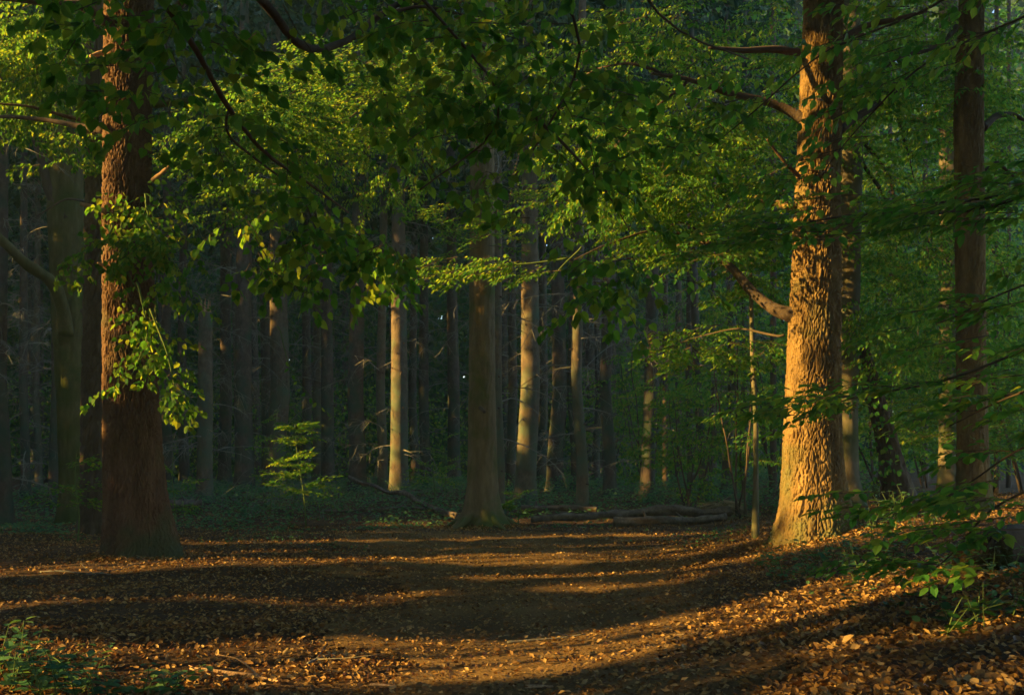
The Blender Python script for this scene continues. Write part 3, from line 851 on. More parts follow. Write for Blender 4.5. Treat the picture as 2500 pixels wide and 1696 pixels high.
fo.sprays(zone_pts(70, 170, 110, 120, 18.5, 21.5, 110), 'hang', 0.7, 0.09, pitch=(-0.8, 0.1))
fo.sprays(zone_pts(40, 60, 100, 90, 18.5, 22, 70), 'mid', 0.8, 0.085)
fo.sprays(zone_pts(190, 340, 120, 70, 17, 21, 26), 'hang', 0.6, 0.085)
fo.build(olive, 'lime', 'leaf4', 30)
DB = on_ground(222, 21.5)
rug = thing('forest_tree', DB, 'dark rugged trunk half hidden behind the massive red-brown trunk', 'tree')
prof = px_profile(DB, [(-600, 200, 240), (300, 196, 246), (700, 190, 250), (900, 186, 250), (1100, 184, 252), (1210, 182, 256)], 21.5)
trunk(rug, prof, 'dark_bark', 100, 0.045, 'furrow', 0.05, 0.25, 5, 28, k=9, flare_h=0.3, zfine=8)

# right side trunks
def simple_tree(vx, d, rows, mat, label, seg=48, dz=0.06, bark='fine', depth=0.012, seed=1, name='forest_tree', flare=0.35, group=None, k=9):
    b = on_ground(vx, d)
    t = thing(name, b, label, 'tree', group)
    trunk(t, px_profile(b, rows, d), mat, seg, dz * 1.4, bark, depth, flare, 5, seed, k=k, zfine=8.5)
    return t
oak2 = simple_tree(2200, 15.6, [(-700, 2195, 2245), (0, 2178, 2232), (250, 2166, 2230), (420, 2168, 2232), (800, 2172, 2236), (1000, 2174, 2240), (1120, 2172, 2246), (1200, 2168, 2252)],
                   'oak_bark', 'ridged oak trunk near the right edge behind the leafy sprays', 130, 0.035, 'furrow', 0.018, 31, k=17, flare=0.2)
limb(oak2, [at(2232, 290, 15.6), at(2260, 262, 15.8), at(2300, 255, 16), at(2350, 280, 16)], 0.06, 0.02, 'dark_bark', 'branch', 7, 18, 0.04, 95)
limb(oak2, [at(2232, 390, 15.6), at(2262, 360, 15.6), at(2300, 390, 15.7), at(2320, 430, 15.8)], 0.035, 0.01, 'dark_bark', 'branch', 7, 18, 0.04, 96)
limb(oak2, [at(2170, 60, 15.4), at(2110, 110, 15.2), at(2030, 130, 15), at(1960, 180, 15)], 0.04, 0.01, 'dark_bark', 'branch', 7, 18, 0.05, 97)
beech1 = simple_tree(1925, 19, [(-700, 1900, 1950), (0, 1895, 1955), (300, 1893, 1958), (700, 1893, 1950), (950, 1896, 1946), (1080, 1900, 1948), (1130, 1902, 1962), (1190, 1905, 1975)],
                     'beech_bark', 'smooth grey-brown beech trunk behind the sunlit oak', 60, 0.06, 'smooth', 0.01, 33)
beech2 = simple_tree(2150, 22, [(-600, 2130, 2175), (500, 2132, 2172), (900, 2132, 2170), (1080, 2130, 2170), (1160, 2124, 2176)], 'beech_bark',
                     'smooth dark trunk beside the ridged oak near the right edge', 50, 0.07, 'smooth', 0.008, 34)
ivy = simple_tree(2050, 19.5, [(300, 1880, 1915), (600, 1895, 1935), (740, 1915, 1955), (900, 1965, 2008), (980, 1985, 2032), (1060, 1998, 2054), (1130, 2005, 2080), (1180, 2005, 2088)], 'dark_bark',
                  'leaning rugged dark trunk with ivy shoots on the bank', 70, 0.05, 'furrow', 0.05, 35, k=5, flare=0.2)
fo = Foliage()
p = smooth_path([at(2015, 1100, 19.1), at(2005, 980, 19), at(1960, 860, 19), at(1925, 740, 18.9)], 60)
n = 160
B = p[rng.integers(0, 60, n)] + rng.normal(0, 0.12, (n, 3))
fo.leaves(B, rng.normal(0, 1, (n, 3)) - [0, 0, 0.6], rng.normal(0, 1, (n, 3)) + [0, -1.2, 0], rng.uniform(0.06, 0.10, n))
fo.build(ivy, 'beech', 'heart', 30, name='ivy')
fo = Foliage()
fo.sprays(zone_pts(2130, 330, 230, 200, 17, 24, 240), 'mid', 0.85, 0.085)
fo.sprays(zone_pts(2080, 640, 230, 200, 18, 25, 280), 'mid', 0.85, 0.085)
fo.sprays(zone_pts(2050, 680, 150, 130, 17, 19, 50), 'hang', 0.8, 0.085, pitch=(-0.6, 0.1))
fo.sprays(zone_pts(2180, 900, 180, 140, 19, 27, 190), 'flat', 0.85, 0.085)
fo.sprays(zone_pts(1760, 200, 90, 220, 17, 22, 70), 'mid', 0.85, 0.085)
bough(beech1, at(1930, 300, 19), [at(2080, 420, 20), at(2150, 300, 19), at(2040, 620, 19), at(2200, 650, 20)], 'dark_bark', 0.05, 51)
bough(beech2, at(2150, 420, 22), [at(2250, 540, 21), at(2060, 560, 22), at(2280, 820, 22), at(2080, 780, 23)], 'dark_bark', 0.05, 55)
fo.build(beech1, 'beech', 'kite', 0)

# ------------------------------------------------------------------ spruces
def dead_branch_mesh(seed):
    r = np.random.default_rng(seed)
    a0, a1, ra, rb = [], [], [], []
    n = 7
    L = r.uniform(1.2, 2.4)
    ts = np.linspace(0, 1, n)
    sw = r.normal(0, 0.15)
    m = np.stack([ts * L, sw * ts ** 2 * L + 0.05 * np.sin(ts * 7 + r.random() * 6), (0.12 * ts - r.uniform(0.15, 0.45) * ts ** 2) * L], 1)
    for i in range(n - 1):
        a0.append(m[i]); a1.append(m[i + 1]); ra.append(0.020 * (1 - 0.12 * i)); rb.append(0.020 * (1 - 0.12 * (i + 1)))
    for k in range(r.integers(7, 13)):
        i = r.integers(1, n)
        p = m[i]
        q = p
        dv = np.array([r.uniform(0.2, 0.8), r.choice([-1, 1]) * r.uniform(0.3, 0.9), r.normal(-0.25, 0.3)])
        l = r.uniform(0.15, 0.6) * (1.1 - 0.5 * i / n)
        for s in range(3):
            e = q + dv * l / 3; dv = dv + np.array([0, 0, -0.25]) + r.normal(0, 0.12, 3)
            a0.append(q); a1.append(e); ra.append(0.010 - 0.002 * s); rb.append(0.008 - 0.002 * s)
            if s > 0:
                f = q + (r.normal(0, 0.5, 3) + dv * 0.6) * 0.16
                a0.append(q); a1.append(f); ra.append(0.006); rb.append(0.003)
            q = e
    return twigs(np.array(a0), np.array(a1), np.array(ra), np.array(rb))
DEAD_GEO = [dead_branch_mesh(900 + k) for k in range(10)]
DEAD_ME = [mesh_np('dead_branch', v, t, M['dead_twig']) for v, t in DEAD_GEO]

def add_dead(tree, base, ztop, n, r, single, seed, prof):
    rg = np.random.default_rng(seed)
    mb = MB()
    for k in range(n):
        z = rg.uniform(1.0, ztop)
        az = rg.uniform(0, 2 * np.pi); pt = rg.normal(-0.12, 0.22); s = rg.uniform(0.55, 1.15)
        cx = np.interp(z, [q[0] for q in prof], [q[1] for q in prof])
        R = rotmats(np.array([az]), np.array([pt]), np.array([rg.normal(0, 0.5)]))[0]
        p = np.array([cx + math.cos(az) * r * 0.85, math.sin(az) * r * 0.85, z])
        j = int(rg.integers(0, len(DEAD_GEO)))
        if single:
            o = link('dead_branch', DEAD_ME[j], tree)
            m = Matrix.Identity(4)
            for a in range(3):
                for b in range(3): m[a][b] = R[a, b] * s
                m[a][3] = p[a]
            o.matrix_basis = m
        else:
            v, t = DEAD_GEO[j]
            mb.add(p + s * v @ R.T, t)
    return mb

DEAD_SETS = []
for k in range(5):
    mb = add_dead(None, None, 11.5, 34, 0.2, False, 2500 + k, [(0, 0, 0, .2), (12, 0, 0, .2)])
    DEAD_SETS.append(mesh_np('dead_branches', np.concatenate(mb.v), np.concatenate(mb.t), M['dead_twig']))
def dead_set(tree, k, lx=0.0):
    o = link('dead_branches', DEAD_SETS[k % 5], tree)
    o.rotation_euler = (0, 0, k * 2.1)
    o.location = (lx * 0.7, 0, 0)
    tag(o, kind='stuff')

def needle_mesh(z0, z1, rad, n, seed):
    """drooping needled branches, above the dead ones"""
    rg = np.random.default_rng(seed)
    z = rg.uniform(z0, z1, n); az = rg.uniform(0, 2 * np.pi, n)
    f = rg.random(n) ** 0.6
    rr = rad * (1 - 0.75 * (z - z0) / (z1 - z0)) * f
    P = np.stack([np.cos(az) * rr, np.sin(az) * rr, z - 0.35 * f * rad * 0.5], 1)
    D = np.stack([np.cos(az), np.sin(az), np.full(n, -0.9)], 1) + rg.normal(0, 0.4, (n, 3))
    N = rg.normal(0, 1, (n, 3)) + [0, 0, 0.5]
    v, t, a = leaf_geo(P, D, N, rg.uniform(0.16, 0.42, n), 'kite')
    return mesh_np('crown', v, t, M['needle'], a)
NEEDLE = [needle_mesh(9.5, 22.0, 2.5, 1200, 700 + k) for k in range(4)]
def needle_crown(tree, base, z0, z1, rad, n, seed):
    o = link('crown', NEEDLE[seed % 4], tree)
    o.rotation_euler = (0, 0, seed * 1.7)
    o.location = (0, 0, z0 - 9.5)
    tag(o, kind='stuff')

# (view x, distance, width in view px, dark?, lean px, label)
SPR = [
 (8, 24, 36, 1, 0, 'dark spruce trunk cut by the left edge of the picture'),
 (58, 33, 20, 1, 2, 'thin dark spruce trunk just in from the left edge'),
 (88, 36, 16, 0, 0, 'slender grey spruce trunk left of the olive mossy oak'),
 (122, 30, 22, 1, 0, 'dark spruce trunk showing beside the olive mossy oak'),
 (380, 38, 24, 1, 0, 'dim spruce trunk just right of the massive red-brown trunk'),
 (418, 40, 22, 1, 0, 'dim spruce trunk left of the snapped snag'),
 (510, 42, 28, 1, 0, 'dark spruce trunk right of the snapped snag'),
 (555, 36, 42, 1, 0, 'broad dark spruce trunk between the snag and the pale trunk'),
 (622, 37, 46, 0, -3, 'broad pale spruce trunk behind the leafy sapling'),
 (693, 44, 22, 1, 0, 'thin dim spruce trunk behind the sapling tip'),
 (722, 40, 24, 0, 0, 'grey-brown spruce trunk paired with a darker one'),
 (745, 38, 30, 1, 4, 'nearly black spruce trunk with a side stem leaning out'),
 (811, 36, 38, 1, -4, 'brown spruce trunk left of the two yellow-lit trunks'),
 (868, 36, 22, 0, -4, 'slim pale spruce trunk beside the golden lit one'),
 (906, 35, 40, 0, 2, 'pale spruce trunk with a long golden sunlit strip'),
 (942, 42, 20, 1, 0, 'dark spruce trunk just right of the golden lit trunk'),
 (966, 40, 24, 1, 2, 'dark spruce trunk midway between golden trunk and mossy-footed oak'),
 (1031, 40, 29, 1, 6, 'nearly black spruce trunk left of the mossy-footed oak'),
 (1134, 27, 25, 0, 2, 'pale green spruce trunk tight against the mossy-footed oak'),
 (1160, 38, 22, 1, 0, 'dim spruce trunk behind the orange lit trunk'),
 (1193, 29.5, 46, 0, -5, 'spruce trunk with an orange sunlit patch, right of the mossy-footed oak'),
 (1230, 40, 22, 1, 0, 'dim narrow spruce trunk right of the orange lit trunk'),
 (1260, 36, 36, 1, 0, 'broad dark spruce trunk right of the orange lit trunk'),
 (1306, 36, 20, 1, 0, 'shaded spruce trunk directly behind a slim lit one'),
 (1322, 27, 26, 0, 0, 'slim straight spruce trunk rising from behind the fallen logs'),
 (1352, 42, 18, 1, 0, 'thin dim spruce trunk right of the slim straight one'),
 (1383, 33, 28, 1, -4, 'dark spruce trunk above the middle of the fallen logs'),
 (1468, 31, 33, 1, -10, 'dark tapering spruce trunk above the right half of the logs'),
 (1568, 33, 16, 1, 0, 'slim dark trunk beyond the right end of the logs'),
 (1600, 30, 20, 1, 22, 'thin dark trunk leaning left beyond the dry grass heap'),
 (1650, 32, 22, 1, 0, 'dark upright trunk just behind the dry grass heap'),
 (1690, 34, 18, 1, 0, 'thin dark trunk between the grass heap and sunlit oak'),
]
SPRUCE_POS = {}
for i, (vx, d, w, dark, lean, lab) in enumerate(SPR):
    b = on_ground(vx, d)
    r = w * VS * d / FPX / 2
    H_ = 21.0
    t = thing('spruce_tree', b, lab, 'tree', 'spruce trunks behind the path')
    lx = -lean * VS * d / FPX
    bend = np.random.default_rng(60 + i).normal(0, 0.10)
    prof = [(0, 0, 0, r * 1.12), (1.2, lx * 0.25, 0, r), (3.2, lx * 0.6 + bend, 0, r * 0.95), (6, lx + bend * 0.6, 0, r * 0.86), (12, lx * 1.4, 0, r * 0.66), (H_, lx * 1.4, 0, r * 0.2)]
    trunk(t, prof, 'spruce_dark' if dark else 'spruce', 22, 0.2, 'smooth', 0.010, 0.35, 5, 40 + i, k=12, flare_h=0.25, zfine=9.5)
    big = w * 1.0 >= 36 or i in (18, 24, 13)
    if big: add_dead(t, b, 11.0, 26, r, True, 500 + i, prof)
    else: dead_set(t, i, lx)
    needle_crown(t, b, 9.5, 20.5, 2.4, 420, 700 + i)
    SPRUCE_POS[vx] = b
    # knots where branches broke off
    if not dark:
        rg = np.random.default_rng(1000 + i)
        for k in range(12):
            z = rg.uniform(0.5, 8); a = rg.uniform(-2.9, -0.2)
            cx = np.interp(z, [q[0] for q in prof], [q[1] for q in prof]); rr = np.interp(z, [q[0] for q in prof], [q[3] for q in prof])
            p0 = b + np.array([cx + math.cos(a) * rr * 0.9, math.sin(a) * rr * 0.9, z])
            stub(t, p0, p0 + np.array([math.cos(a), math.sin(a), -0.3]) * rg.uniform(0.04, 0.10), 0.026, 'dark_bark', 'knot')

# more of the stand, farther in
rg = np.random.default_rng(77)
for i in range(34):
    vx = rg.uniform(-60, 1720); d = rg.uniform(46, 66)
    b = on_ground(vx, d); r = rg.uniform(0.16, 0.3)
    t = thing('spruce_tree', b, 'dim far spruce trunk deep in the stand behind the nearer trunks', 'tree', 'far spruce trunks')
    prof = [(0, 0, 0, r * 1.15), (1.5, 0, 0, r), (12, rg.normal(0, 0.2), 0, r * 0.7), (22, 0, 0, r * 0.2)]
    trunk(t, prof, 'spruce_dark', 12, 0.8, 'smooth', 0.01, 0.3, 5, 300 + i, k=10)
    dead_set(t, i + 3)
    needle_crown(t, b, 11, 22, 2.6, 260, 1700 + i)
# slim trunks on the right beyond the bank
for i, (vx, d, w) in enumerate([(1755, 30, 14), (2262, 26, 10), (2290, 29, 9), (2020, 31, 10), (2100, 34, 12), (1510, 38, 12), (1540, 44, 14), (1620, 42, 12)]):
    simple_tree(vx, d, [(-300, vx - w * 0.4, vx + w * 0.4), (700, vx - w * 0.5, vx + w * 0.5), (1150, vx - w * 0.55, vx + w * 0.55)], 'dark_bark',
                'slim dark stem among the green thicket on the right side', 16, 0.2, 'smooth', 0.006, 600 + i, group='slim stems in the thicket', name='young_tree')
# pole-thin pale sapling trunk left of the sunlit oak
pole = simple_tree(1716, 17.5, [(600, 1700, 1708), (740, 1701, 1711), (850, 1704, 1715), (950, 1710, 1721), (1100, 1709, 1722), (1190, 1706, 1723)], 'beech_bark',
                   'thin pale crooked sapling stem left of the sunlit oak', 20, 0.1, 'smooth', 0.006, 44, name='young_tree', flare=0.1)
fo = Foliage(); fo.sprays(zone_pts(1700, 600, 60, 70, 17, 18, 14), 'mid', 0.6, 0.075); fo.build(pole, 'beech', 'ovate')

# snapped snag
SB = on_ground(466, 31)
snag = thing('tree_snag', SB, 'snapped dead spruce snag with a jagged splintered top', 'tree')
prof = px_profile(SB, [(712, 452, 482), (900, 449, 482), (1080, 447, 482), (1170, 442, 488)], 31)
trunk(snag, prof, 'spruce', 40, 0.05, 'smooth', 0.015, 0.2, 5, 61, k=12)
zt = prof[-1][0]
for k in range(9):
    a = k * 0.7; rr = 0.13
    p0 = SB + np.array([math.cos(a) * rr, math.sin(a) * rr, zt - 0.2]); hgt = rng.uniform(0.1, 0.45)
    v, t = tube(np.stack([p0, p0 + [0, 0, hgt * 0.5], p0 + [0.01, 0, hgt + 0.2]]) - SB, [0.06, 0.05, 0.008], 5)
    link('splinter', mesh_np('splinter', v, t, M['wood'], None, False), snag)
add_dead(snag, SB, zt, 16, 0.15, True, 999, [(0, 0, 0, .15), (zt, 0, 0, .15)])

# ------------------------------------------------------------------ fallen logs
def log(p0, p1, r0, r1, label, mat='log', mid=None, seed=0, name='fallen_log'):
    p0 = np.asarray(p0, float); p1 = np.asarray(p1, float)
    mid = (p0 + p1) / 2 if mid is None else np.asarray(mid, float)
    root = thing(name, np.array([p0[0], p0[1], gz1(p0[0], p0[1])]), label, 'log')
    p = smooth_path([p0, mid, p1], 60); p = wobble(p, 0.09, 1.1, seed)
    rad = np.linspace(r0, r1, 60) * (1 + 0.35 * fbm(p * 2.5, 4, seed))
    th = np.linspace(0, 2 * np.pi, 18, endpoint=False)
    def rf(n, th): return 1 + 0.24 * noise(np.stack([np.cos(th)[None] * 2 + 0 * p[:, :1], np.sin(th)[None] * 2 + 0 * p[:, :1], p[:, :1] * 4 + 0 * th[None]], -1), seed + 4)
    v, t = tube(p - np.array(root.location), rad, 18, True, rf)
    link('bark', mesh_np('bark', v, t, M[mat], None, True), root)
    for k in range(3):
        i = int(rng.integers(10, 50)); d = rng.normal(0, 1, 3); d[2] = abs(d[2]); d /= np.linalg.norm(d)
        stub(root, p[i] + d * rad[i] * 0.7, p[i] + d * (rad[i] + rng.uniform(0.05, 0.2)), 0.03, mat)
    return root
def gp(vx, d, up): p = on_ground(vx, d); p[2] += up; return p
log(gp(1205, 24.2, 0.13), gp(1655, 24.9, 0.22), 0.075, 0.12, 'long pale-backed log lying uppermost beyond the path', mid=gp(1400, 24.6, 0.30), seed=3)
log(gp(1395, 23.9, 0.10), gp(1650, 24.4, 0.08), 0.10, 0.085, 'shorter dark log lying below the long one beyond the path', mid=gp(1520, 23.75, 0.10), seed=5)
log(gp(1190, 27.0, 0.16), gp(1350, 26.6, 0.12), 0.085, 0.07, 'thin log behind the long log, beside the mossy-footed oak', mid=gp(1270, 26.9, 0.16), seed=8)
log(gp(375, 27.5, 0.22), gp(455, 27.6, 0.20), 0.14, 0.13, 'short mossy log lying behind the massive red-brown trunk', seed=9)
log(gp(795, 30, 0.75), gp(1045, 25.2, 0.12), 0.045, 0.06, 'slanting pale fallen bough left of the mossy-footed oak', mid=gp(910, 28, 0.42), seed=12, name='fallen_bough')
log(gp(740, 27.5, 0.12), gp(1000, 27, 0.10), 0.035, 0.05, 'low thin bough lying in the green carpet left of the mossy-footed oak', seed=14, name='fallen_bough')
# mossy stump with a log behind it, right
STB = on_ground(2235, 8.6)
stump = thing('mossy_stump', STB, 'mossy ragged stump end of a dark log near the right edge', 'stump')
seg = 40
prof = [(0, 0, 0, 0.17), (0.10, 0.0, 0, 0.165), (0.20, 0.03, 0, 0.15), (0.27, 0.06, 0, 0.11)]
trunk(stump, prof, 'moss_log', 120, 0.008, 'furrow', 0.06, 0.25, 5, 66, k=22, zmin=-0.1, lump=0.35, name='stump_body')
p = smooth_path([STB + [0.1, 0.05, 0.2], STB + [0.6, 0.25, 0.2], STB + [1.6, 0.5, 0.25]], 30)
v, t = tube(p - STB, np.linspace(0.15, 0.17, 30) * (1 + 0.2 * fbm(p * 5, 3, 9)), 16)
link('log_stem', mesh_np('log_stem', v, t, M['dark_bark'], None, True), stump)
# dry grass heap
HB = on_ground(1640, 25.4)
heap = thing('dry_grass_heap', HB, 'low heap of dry pale grass at the right end of the logs', 'grass heap')
n = 1500
a = rng.uniform(0, 2 * np.pi, n); rr = np.sqrt(rng.random(n))
Px = np.cos(a) * rr * 0.55; Py = np.sin(a) * rr * 0.4
Pz = 0.42 * np.clip(1 - rr ** 2, 0, 1) * rng.uniform(0.6, 1, n) + 0.02
D = np.stack([np.cos(a) + rng.normal(0, 0.6, n), np.sin(a) * 0.6 + rng.normal(0, 0.5, n), -0.45 * rr - 0.1 + rng.normal(0, 0.2, n)], 1)
v, t, at_ = leaf_geo(np.stack([Px, Py, Pz], 1), D, rng.normal(0, 1, (n, 3)) + [0, 0, 1.5], rng.uniform(0.2, 0.45, n), 'sliver')
tag(link('blades', mesh_np('blades', v, t, M['straw'], at_), heap), kind='stuff')
th = np.linspace(0, 1, 9)
hp = np.stack([np.zeros(9), np.zeros(9), th * 0.34 - 0.05], 1)
v, t = tube(hp, 0.42 * np.sqrt(np.clip(1 - th ** 2, 0.001, 1)), 18); v[:, 1] *= 0.75
link('mound', mesh_np('mound', v, t, M['straw'], None, True), heap)

# ------------------------------------------------------------------ saplings and low plants
def sapling(vx, d, htop, label, nsp, leaf, mat='lime', spread=0.5, parts=120, seed=0, lean=0.0):
    b = on_ground(vx, d)
    root = thing('sapling', b, label, 'sapling')
    top = b + np.array([lean, 0, htop])
    path = [b - [0, 0, 0.05], b + (top - b) * 0.35 + [0.03, 0, 0], b + (top - b) * 0.7 + [-0.04, 0, 0], top]
    limb(root, path, 0.017, 0.005, 'stem', 'stem', 7, 24, 0.02, seed)
    p = smooth_path(path, 50)
    fo = Foliage()
    zi = rng.integers(16, 50, nsp)
    az = rng.uniform(0, 2 * np.pi, nsp)
    for z, a in zip(zi, az):
        fo.sprays(p[z:z + 1], 'flat', spread * (1.15 - 0.5 * z / 50), leaf, az=np.array([a]), pitch=(-0.1, 0.45), twig_r=0.004)
    fo.build(root, mat, 'ovate', parts, 'stem')
    return root
sapling(695, 24.0, 2.25, 'bright yellow-green sapling standing alone at the edge of the green carpet', 28, 0.085, 'lime', 0.75, 200, 3, -0.25)
sapling(612, 26.5, 2.6, 'feathery pale green sapling behind the bright one', 12, 0.065, 'beech', 0.9, 40, 4, 0.2)
sapling(665, 27.0, 1.3, 'low bushy sapling behind the stem of the bright one', 8, 0.065, 'beech', 0.8, 20, 5)
sapling(175, 19.5, 1.55, 'flat-topped dark green sapling left of the massive red-brown trunk', 9, 0.085, 'lime', 1.1, 60, 6)
sapling(395, 21.0, 1.6, 'leafy green sapling peeping out right of the massive red-brown trunk', 6, 0.075, 'beech', 0.7, 30, 7)
sapling(985, 29.5, 1.25, 'light green sapling left of the mossy-footed oak', 10, 0.075, 'beech', 0.9, 30, 8)
sapling(1010, 31.5, 1.9, 'pale sapling in front of the nearly black trunk', 8, 0.07, 'beech', 0.8, 20, 9)
sapling(1175, 24.3, 0.75, 'bushy green sapling at the foot of the mossy-footed oak', 9, 0.07, 'beech', 0.55, 40, 10)

def herb(vx, d, h, label, nst=3, leaf=0.07, pairs=5, mat='herb', tm='ovate', group=None, spread=0.25, name='woodland_herb'):
    b = on_ground(vx, d)
    root = thing(name, b, label, 'plant', group)
    for s in range(nst):
        hh = h * rng.uniform(0.6, 1.1)
        e = b + np.array([rng.normal(0, spread), rng.normal(0, spread), hh])
        base = b + np.array([rng.normal(0, 0.05), rng.normal(0, 0.05), -0.03])
        st = limb(root, [base, (base + e) / 2 + rng.normal(0, 0.03, 3), e], 0.005, 0.002, 'stem', 'stem', 5, 10, 0.01, int(rng.integers(1, 999)))
        a = rng.uniform(0, 3.14)
        for k in range(pairs):
            f = 0.3 + 0.7 * k / max(1, pairs - 1)
            p = base + (e - base) * f
            a += 1.4
            for sg in (0, math.pi):
                dv = np.array([math.cos(a + sg), math.sin(a + sg), rng.normal(0.1, 0.2)])
                leaf_object(st, p + dv * 0.012, dv, np.array([0, 0, 1.]) + rng.normal(0, 0.2, 3), leaf * (1.15 - 0.5 * f) * rng.uniform(0.8, 1.2), tm, mat, 'leaf', root.location)
    return root
BL = [(30, 6.5, 0.30, 'large leafy herb clump in the bottom left corner'), (95, 6.35, 0.26, 'dark leafy herb second from the bottom left corner'),
      (165, 6.55, 0.22, 'upright herb with a bright yellow-green tip near the bottom left corner'), (235, 6.4, 0.20, 'spreading dark herb along the bottom edge, left of the bent stick'),
      (310, 6.5, 0.15, 'small dark herb at the bottom edge below the bent stick'), (10, 7.0, 0.30, 'pale broad-leaved herb at the left edge above the corner clump'),
      (380, 6.6, 0.12, 'tiny herb right of the dark bottom-edge plants'), (60, 6.9, 0.24, 'shaded broad-leaved herb behind the corner clump'), (130, 6.95, 0.18, 'low dark herb behind the bright-tipped one')]
for vx, d, h, lab in BL: herb(vx, d, h * 1.25, lab, 4, 0.11, 4, 'herb', 'ovate', 'herbs in the bottom left corner', 0.16)
BR = [(2230, 5.9, 0.28, 'broad-leaved herb in the bottom right corner'), (2150, 5.85, 0.22, 'dark herb left of the bottom right corner plant'), (2300, 6.2, 0.26, 'herb at the right edge above the corner plant'),
      (2180, 6.3, 0.18, 'low herb behind the bottom right corner plants'), (1995, 7.6, 0.10, 'bright small fern-like seedling on the sunlit lower bank')]
for vx, d, h, lab in BR: herb(vx, d, h, lab, 3, 0.08, 3, 'dark_leaf', 'heart', 'herbs in the bottom right corner', 0.12)
BK = [(1770, 10.6, 0.34, 'leafy herb with bright top leaves at the toe of the bank'), (1830, 10.3, 0.30, 'low spreading herb on the bank below the sunlit oak'), (1890, 10.4, 0.36, 'tall pale nettle mid-bank below the sunlit oak'),
      (1925, 11.6, 0.42, 'bright nettle stem catching sun on the bank'), (1985, 12.2, 0.36, 'nettle clump right of the sunlit oak foot'), (2030, 13.5, 0.45, 'sunlit nettle in front of the leaning ivy trunk'),
      (2075, 13.8, 0.48, 'tall sunlit nettle right of the leaning ivy trunk'), (2110, 13.2, 0.46, 'sunlit nettle left of the ridged oak foot'), (2140, 12.5, 0.40, 'shaded nettle in front of the ridged oak foot'),
      (1960, 9.8, 0.30, 'dim herb on the mid bank under the spray'), (2040, 10.2, 0.34, 'shaded bramble shoot in the middle of the bank'), (1975, 14.2, 0.40, 'yellowish nettle beside the root flare of the sunlit oak'),
      (2010, 14.8, 0.42, 'pale nettle on the bank crest'), (1935, 9.0, 0.26, 'broad-leaved herb low on the bank in front of the other herbs'), (2090, 11.2, 0.36, 'leafy bramble clump high on the bank below the ridged oak'), (2000, 11.4, 0.38, 'leafy nettle clump midway up the bank'),
      (1860, 11.8, 0.30, 'nettle right in front of the sunlit oak foot'), (1740, 12.2, 0.18, 'small seedling where the bank meets the path'), (2150, 8.8, 0.3, 'dark herb left of the mossy stump'), (2280, 8.0, 0.22, 'thin herb in front of the log by the stump')]
for vx, d, h, lab in BK: herb(vx, d, h, lab, 4, 0.10, 4, 'herb', 'ovate', 'herbs on the bank', 0.14, 'nettle')

# low green carpet beyond the path
cp = MB()
n = 28000
x = rng.uniform(-16, 10, n); y = rng.uniform(20.5, 46, n)
nn = noise(np.stack([x * 0.5, y * 0.5, x * 0], -1), 120)
edge = 22.3 + 0.9 * noise(np.stack([x * 0.6, x * 0, x * 0], -1), 121) + 1.4 * sstep(-1, 3, x) + 0.4 * sstep(4, 6, x) - 2.2 * sstep(-6, -9, x)
k = (y > edge + rng.random(n) * 1.2) & (rng.random(n) < 0.45 + 0.5 * nn + 0.25 * sstep(24, 28, y)) & (np.abs(x) < y * 0.5)
x, y, nn = x[k], y[k], nn[k]
hgt = (0.06 + 0.5 * sstep(23.5, 28, y)) * (0.5 + 0.6 * np.clip(nn + 0.4, 0, 1)) * (1 - 0.5 * sstep(-3, -7, x))
for rep in range(3):
    z = gz(x, y) + hgt * rng.random(len(x)) + 0.02
    az = rng.uniform(0, 2 * np.pi, len(x))
    D = np.stack([np.cos(az), np.sin(az), rng.normal(-0.1, 0.3, len(x))], 1)
    N = rng.normal(0, 0.25, (len(x), 3)) + [0, -0.25, 1]
    P = np.stack([x + rng.normal(0, 0.1, len(x)), y + rng.normal(0, 0.1, len(x)), z], 1)
    cp.add(*leaf_geo(P, D, N, rng.uniform(0.06, 0.13, len(x)), 'leaf4' if rep == 0 else 'kite'))
tag(cp.build('undergrowth', M['herb']), 'blue-green undergrowth carpet around the feet of the spruces', 'undergrowth', kind='stuff')
# scattered sprouts on the litter
sp_ = MB()
n = 2600
x = rng.uniform(-9, 9, n); y = rng.uniform(6, 21, n)
pat = noise(np.stack([x * 0.7, y * 0.7, x * 0], -1), 130)
k = (path_mask(x, y) < 0.1) & (pat > 0.15) & ((x > 2.3) | (y > 16.5)) & (np.abs(x) < y * 0.5)
x, y = x[k], y[k]
for rep in range(4):
    az = rng.uniform(0, 2 * np.pi, len(x))
    D = np.stack([np.cos(az), np.sin(az), rng.uniform(0.0, 0.8, len(x))], 1)
    P = np.stack([x + rng.normal(0, 0.03, len(x)), y + rng.normal(0, 0.03, len(x)), gz(x, y) + rng.uniform(0.03, 0.14, len(x))], 1)
    sp_.add(*leaf_geo(P, D, rng.normal(0, 0.3, (len(x), 3)) + [0, 0, 1], rng.uniform(0.03, 0.07, len(x)), 'ovate'))
tag(sp_.build('ground_sprouts', M['herb']), 'small green sprouts poking through the litter on the bank', 'undergrowth', kind='stuff')
# brushwood: thin dead stems in front of the spruces, left of centre
bw = []
for i in range(130):
    vx = rng.uniform(380, 1010); d = rng.uniform(26, 36)
    p = on_ground(vx, d); L = rng.uniform(0.5, 2.0); a = rng.uniform(0, 6.28); e = p + np.array([math.cos(a) * L, math.sin(a) * L, rng.uniform(0.1, 0.9)])
    bw.append((p, (p + e) / 2 + [0, 0, 0.18], e))
bw = np.array(bw)
mbw = MB()
mbw.add(*twigs(bw[:, 0], bw[:, 1], 0.007, 0.005)); mbw.add(*twigs(bw[:, 1], bw[:, 2], 0.005, 0.002))
tag(mbw.build('brushwood', M['dead_twig']), 'tangle of thin grey dead stems in front of the spruces', 'brushwood', kind='stuff')

